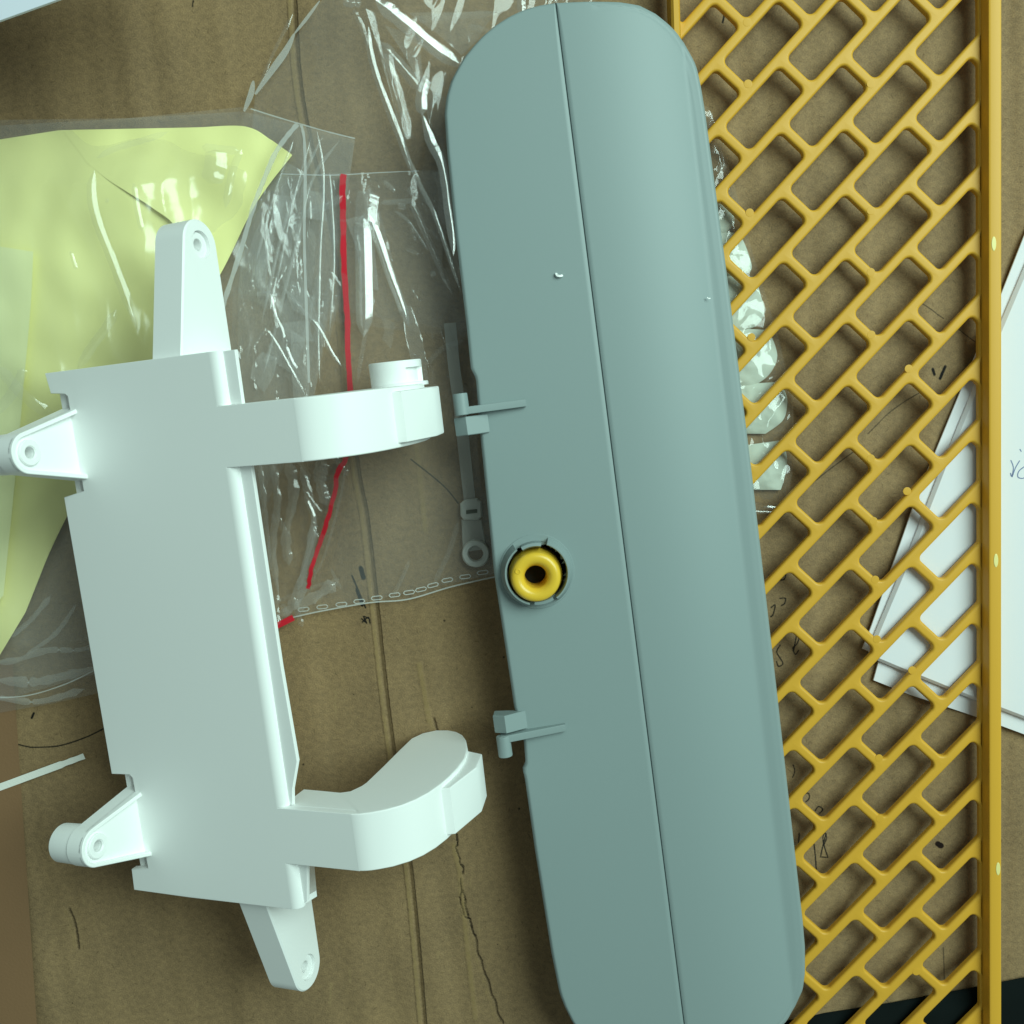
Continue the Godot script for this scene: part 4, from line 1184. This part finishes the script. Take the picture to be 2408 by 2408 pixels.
	for i in 30:
		var c := Vector2(rng.randf_range(560, 800), rng.randf_range(430, 1440))
		if c.y > 880.0 and c.y < 1080.0:
			c.y -= 300.0
		if c.x < 560.0 + (c.y - 830.0) * 0.15:
			c.x += 80.0
		var d := Vector2.from_angle(rng.randf_range(0.9, 2.2)) * rng.randf_range(10, 40)
		fold(zb, [c - d, c + d.rotated(0.5) * 0.1, c + d], rng.randf_range(2.5, 8.0), rng.randf_range(0.2, 0.5), 4.0, 4.0 + rng.randf_range(-2.5, 2.5), folded, 1, 0.5)
	for i in 14:
		var c := Vector2(rng.randf_range(860, 1060), rng.randf_range(420, 900))
		var d := Vector2.from_angle(rng.randf_range(0.7, 1.5)) * rng.randf_range(5, 22)
		fold(zb, [c - d, c + d.rotated(0.6) * 0.1, c + d], rng.randf_range(1.4, 3.6), rng.randf_range(0.25, 0.6), 3.6, 3.6 + rng.randf_range(-1.0, 1.0), folded, 1, 0.7)
	for f in [[[Vector2(640, 1080), Vector2(652, 1180), Vector2(640, 1290), Vector2(655, 1400)], 9.0], [[Vector2(675, 1075), Vector2(690, 1160), Vector2(672, 1260), Vector2(680, 1330)], 12.0], [[Vector2(705, 1090), Vector2(722, 1150), Vector2(738, 1225), Vector2(716, 1330), Vector2(700, 1390)], 9.0], [[Vector2(760, 1080), Vector2(752, 1130), Vector2(770, 1190)], 14.0], [[Vector2(735, 1235), Vector2(725, 1330), Vector2(690, 1420), Vector2(655, 1450)], 12.0], [[Vector2(790, 1370), Vector2(745, 1400), Vector2(690, 1432)], 14.0], [[Vector2(610, 1080), Vector2(622, 1200), Vector2(632, 1330)], 7.0]]:
		fold(zb, f[0], f[1], 0.38, 3.0, 2.2, film_paint(0.13, 0.1), 1, 0.7)
	# loose flaps of film that veil what lies under them
	for i in 22:
		var c := Vector2(rng.randf_range(590, 790), rng.randf_range(450, 900))
		if i > 16:
			c = Vector2(rng.randf_range(850, 1040), rng.randf_range(430, 860))
		var l := rng.randf_range(30, 110)
		var w := rng.randf_range(14, 46)
		var d := Vector2.from_angle(rng.randf_range(1.2, 1.9))
		var n := Vector2(d.y, -d.x)
		var q0 := c - d * l - n * w * rng.randf_range(0.1, 0.9)
		var q1 := c - d * l * rng.randf_range(0.5, 1.1) + n * w * rng.randf_range(0.3, 1.0)
		var q2 := c + d * l * rng.randf_range(0.4, 1.0) - n * w * rng.randf_range(0.3, 1.0)
		var q3 := c + d * l + n * w * rng.randf_range(0.1, 0.9)
		var tilt := rng.randf_range(-0.9, 1.6)
		var base := rng.randf_range(2.6, 4.6)
		put("film_flap", sheet([q0, q1], [q2, q3], smooth([q0, q0.lerp(q2, 0.5) + n * rng.randf_range(-8, 8), q2]), smooth([q1, q1.lerp(q3, 0.45) + n * rng.randf_range(-10, 10), q3]), 14, 30,
			func(_p, g, u, _v): return base - tilt * u + noise_b.get_noise_2d(g.x * 3.0 + c.x, g.y * 1.2 + c.y) * 0.35), film_paint(rng.randf_range(0.05, 0.16), 0.12), zb)
	var red := paint(Color(0.62, 0.012, 0.03), 0.4)
	var rb := Builder.new()
	var main_red := path_of([Vector2(808, 410), Vector2(806, 480), Vector2(808, 560), Vector2(812, 660), Vector2(817, 760), Vector2(820, 850), Vector2(823, 930), Vector2(820, 1040), Vector2(812, 1080), Vector2(795, 1112), Vector2(786, 1160), Vector2(770, 1225), Vector2(748, 1290), Vector2(733, 1340), Vector2(725, 1385)], 3.2, 6)
	var rw := PackedFloat32Array()
	for i in main_red.size():
		var s := float(i) / main_red.size()
		rw.append(lerpf(0.0021, 0.0014, s) * (1.0 + 0.22 * noise_a.get_noise_2d(i * 14.0, 3.0)))
		main_red[i].y += 0.0005 * sin(i * 0.5)
		main_red[i].x += 0.0004 * noise_a.get_noise_2d(i * 11.0, 50.0)
	band(rb, main_red, 0.002, 0.00025, rw)
	band(rb, path_of([Vector2(640, 1477), Vector2(660, 1467), Vector2(690, 1452)], 3.0, 6), 0.0022, 0.00025)
	put("red_zip_strip", rb.mesh(), red, zb)
	var zs := Builder.new()
	band(zs, path_of([Vector2(640, 1464), Vector2(700, 1449), Vector2(760, 1436), Vector2(870, 1417), Vector2(960, 1409), Vector2(1060, 1380), Vector2(1165, 1356)], 1.6, 6), 0.0005, 0.0001)
	band(zs, path_of([Vector2(662, 409), Vector2(780, 412), Vector2(890, 406), Vector2(985, 402)], 2.6, 6), 0.0003, 0.0001)
	put("heat_seal", zs.mesh(), film_paint(0.4, 0.2), zb)
	# punched slots along the bottom seal, each a fine raised outline
	for s in [Vector3(714, 1433, -6), Vector3(758, 1427, -6), Vector3(803, 1421, -5), Vector3(845, 1414, -5), Vector3(886, 1406, -6), Vector3(928, 1399, -7), Vector3(962, 1393, -8), Vector3(990, 1386, -12), Vector3(1018, 1376, -14), Vector3(1052, 1364, -10), Vector3(1094, 1356, -7), Vector3(1135, 1346, -8)]:
		var sl := Builder.new()
		var ring := PackedVector3Array()
		for i in 25:
			var a := TAU * i / 24.0
			var e := Vector2(cos(a) * 13.0, sin(a) * 4.6)
			if absf(cos(a)) < 0.8:
				e.y = signf(e.y) * 4.2
			e = e.rotated(deg_to_rad(s.z))
			ring.append(at(s.x + e.x, s.y + e.y, 1.9))
		band(sl, ring, 0.00032, 0.0001)
		put("punched_slot", sl.mesh(), film_paint(0.45, 0.2), zb)
	# --- cable tie in that bag
	var tie := thing("cable_tie", "translucent white cable tie with a ring end beside the panel", "cable tie")
	var tm := film_paint(0.32, 0.3, Color(0.72, 0.73, 0.70))
	var tb := Builder.new()
	band(tb, path_of([Vector2(1058, 760), Vector2(1068, 860), Vector2(1080, 950), Vector2(1092, 1060), Vector2(1105, 1180)], 0.9, 8), 0.0042, 0.0009)
	put("strap", tb.mesh(), tm, tie)
	var head := slab("head", [Vector2(1082, 1185), Vector2(1092, 1176), Vector2(1122, 1172), Vector2(1133, 1182), Vector2(1134, 1215), Vector2(1124, 1223), Vector2(1090, 1223), Vector2(1083, 1213)], 0.9, 3.2, film_paint(0.6, 0.35, Color(0.72, 0.73, 0.70)), tie, 0.0006)
	head.set_meta("label", "square ratchet head")
	var sl2 := slab("ratchet_slot", [Vector2(1096, 1200), Vector2(1122, 1197), Vector2(1122, 1206), Vector2(1096, 1209)], 3.0, 3.5, paint(Color(0.12, 0.13, 0.11), 0.6), tie, 0.0001)
	sl2.set_meta("label", "dark slot in the head")
	slab("neck", [Vector2(1085, 1222), Vector2(1132, 1222), Vector2(1146, 1290), Vector2(1088, 1300)], 0.9, 2.2, tm, tie, 0.0004)
	var rgb := Builder.new()
	lathe(rgb, PackedVector2Array([Vector2(0.0026, 0.0), Vector2(0.0026, 0.002), Vector2(0.003, 0.0026), Vector2(0.0045, 0.0026), Vector2(0.0050, 0.002), Vector2(0.0050, 0.0), Vector2(0.0026, 0.0)]), Transform3D(Basis(Vector3(1, 0, 0), Vector3(0, 0, -1), Vector3(0, 1, 0)), at(1119, 1300, 0.9)), 40)
	put("ring", rgb.mesh(40.0), film_paint(0.68, 0.3, Color(0.74, 0.75, 0.72)), tie)
	# --- crumpled white packets in film, under the lattice beside the panel
	var pk := thing("white_packet", "crumpled white tissue packet in clear film under the lattice beside the panel", "packet")
	var tissue := paint(Color(0.56, 0.60, 0.52), 0.75, 0.003, 260.0, 0.3)
	var lobes := [
		[Vector2(1640, 400), Vector2(1690, 450), Vector2(1718, 490), Vector2(1727, 520), Vector2(1715, 540), Vector2(1690, 562)], [Vector2(1660, 540), Vector2(1735, 548), Vector2(1752, 575), Vector2(1768, 632), Vector2(1740, 648), Vector2(1700, 650)], [Vector2(1690, 640), Vector2(1776, 652), Vector2(1788, 690), Vector2(1797, 735), Vector2(1780, 765), Vector2(1740, 780)], [Vector2(1700, 770), Vector2(1806, 776), Vector2(1822, 810), Vector2(1827, 845), Vector2(1805, 885), Vector2(1760, 915)], [Vector2(1720, 905), Vector2(1832, 898), Vector2(1848, 925), Vector2(1851, 955), Vector2(1840, 990), Vector2(1800, 1020)], [Vector2(1730, 1050), Vector2(1832, 1036), Vector2(1846, 1055), Vector2(1851, 1085), Vector2(1846, 1120), Vector2(1836, 1152)]]
	for l in lobes:
		var w := put("tissue_pad", sheet([Vector2(l[0].x - 60, l[0].y - 20), l[0], l[1]], [Vector2(l[5].x - 170, l[5].y), l[5]], [Vector2(l[0].x - 60, l[0].y - 20), Vector2(l[5].x - 170, l[5].y)], smooth([l[1], l[2], l[3], l[4], l[5]]), 40, 40,
			func(_p, g, u, v): return 0.7 + 2.0 * pow(sin(clampf(v, 0, 1) * PI), 0.7) * sqrt(clampf((1.0 - u) * 3.0, 0, 1)) + noise_b.get_noise_2d(g.x * 1.2, g.y * 1.2) * 0.5 + noise_a.get_noise_2d(g.x * 4.0, g.y * 4.0) * 0.35), tissue, pk)
		w.set_meta("label", "puffed white pad")
	put("film", sheet([Vector2(1560, 250), Vector2(1665, 250), Vector2(1700, 330)], [Vector2(1700, 1212), Vector2(1850, 1206)], [Vector2(1560, 250), Vector2(1700, 1212)], [Vector2(1700, 330), Vector2(1760, 560), Vector2(1830, 790), Vector2(1866, 940), Vector2(1868, 1080), Vector2(1850, 1206)], 80, 200,
		func(_p, g, u, v): return 1.3 + 3.0 * sqrt(clampf((1.0 - u) * 3.0, 0, 1)) * smoothstep(0.0, 0.12, v) * smoothstep(1.0, 0.93, v) + noise_b.get_noise_2d(g.x * 1.5, g.y * 1.2 + 17.0) * 0.7), film, pk)
	for f in [[[Vector2(1668, 262), Vector2(1672, 280), Vector2(1664, 300)], 6.0, 0.4, 2.0, 2.0, 2], [[Vector2(1684, 335), Vector2(1682, 350), Vector2(1678, 362)], 6.0, 0.4, 2.5, 2.5, 2], [[Vector2(1690, 330), Vector2(1698, 360), Vector2(1704, 392)], 2.5, 0.45, 2.5, 2.5, 2], [[Vector2(1704, 384), Vector2(1698, 395), Vector2(1692, 410)], 9.0, 0.4, 2.5, 2.5, 2], [[Vector2(1795, 1192), Vector2(1830, 1196), Vector2(1848, 1190)], 5.0, 0.4, 2.0, 2.0, 2], [[Vector2(1690, 1204), Vector2(1760, 1203), Vector2(1846, 1207)], 3.0, 0.4, 1.5, 1.5, 2], [[Vector2(1846, 1180), Vector2(1851, 1195), Vector2(1849, 1208)], 3.0, 0.4, 1.5, 1.5, 2]]:
		fold(pk, f[0], f[1], f[2], f[3], f[4], folded, f[5], 0.3)
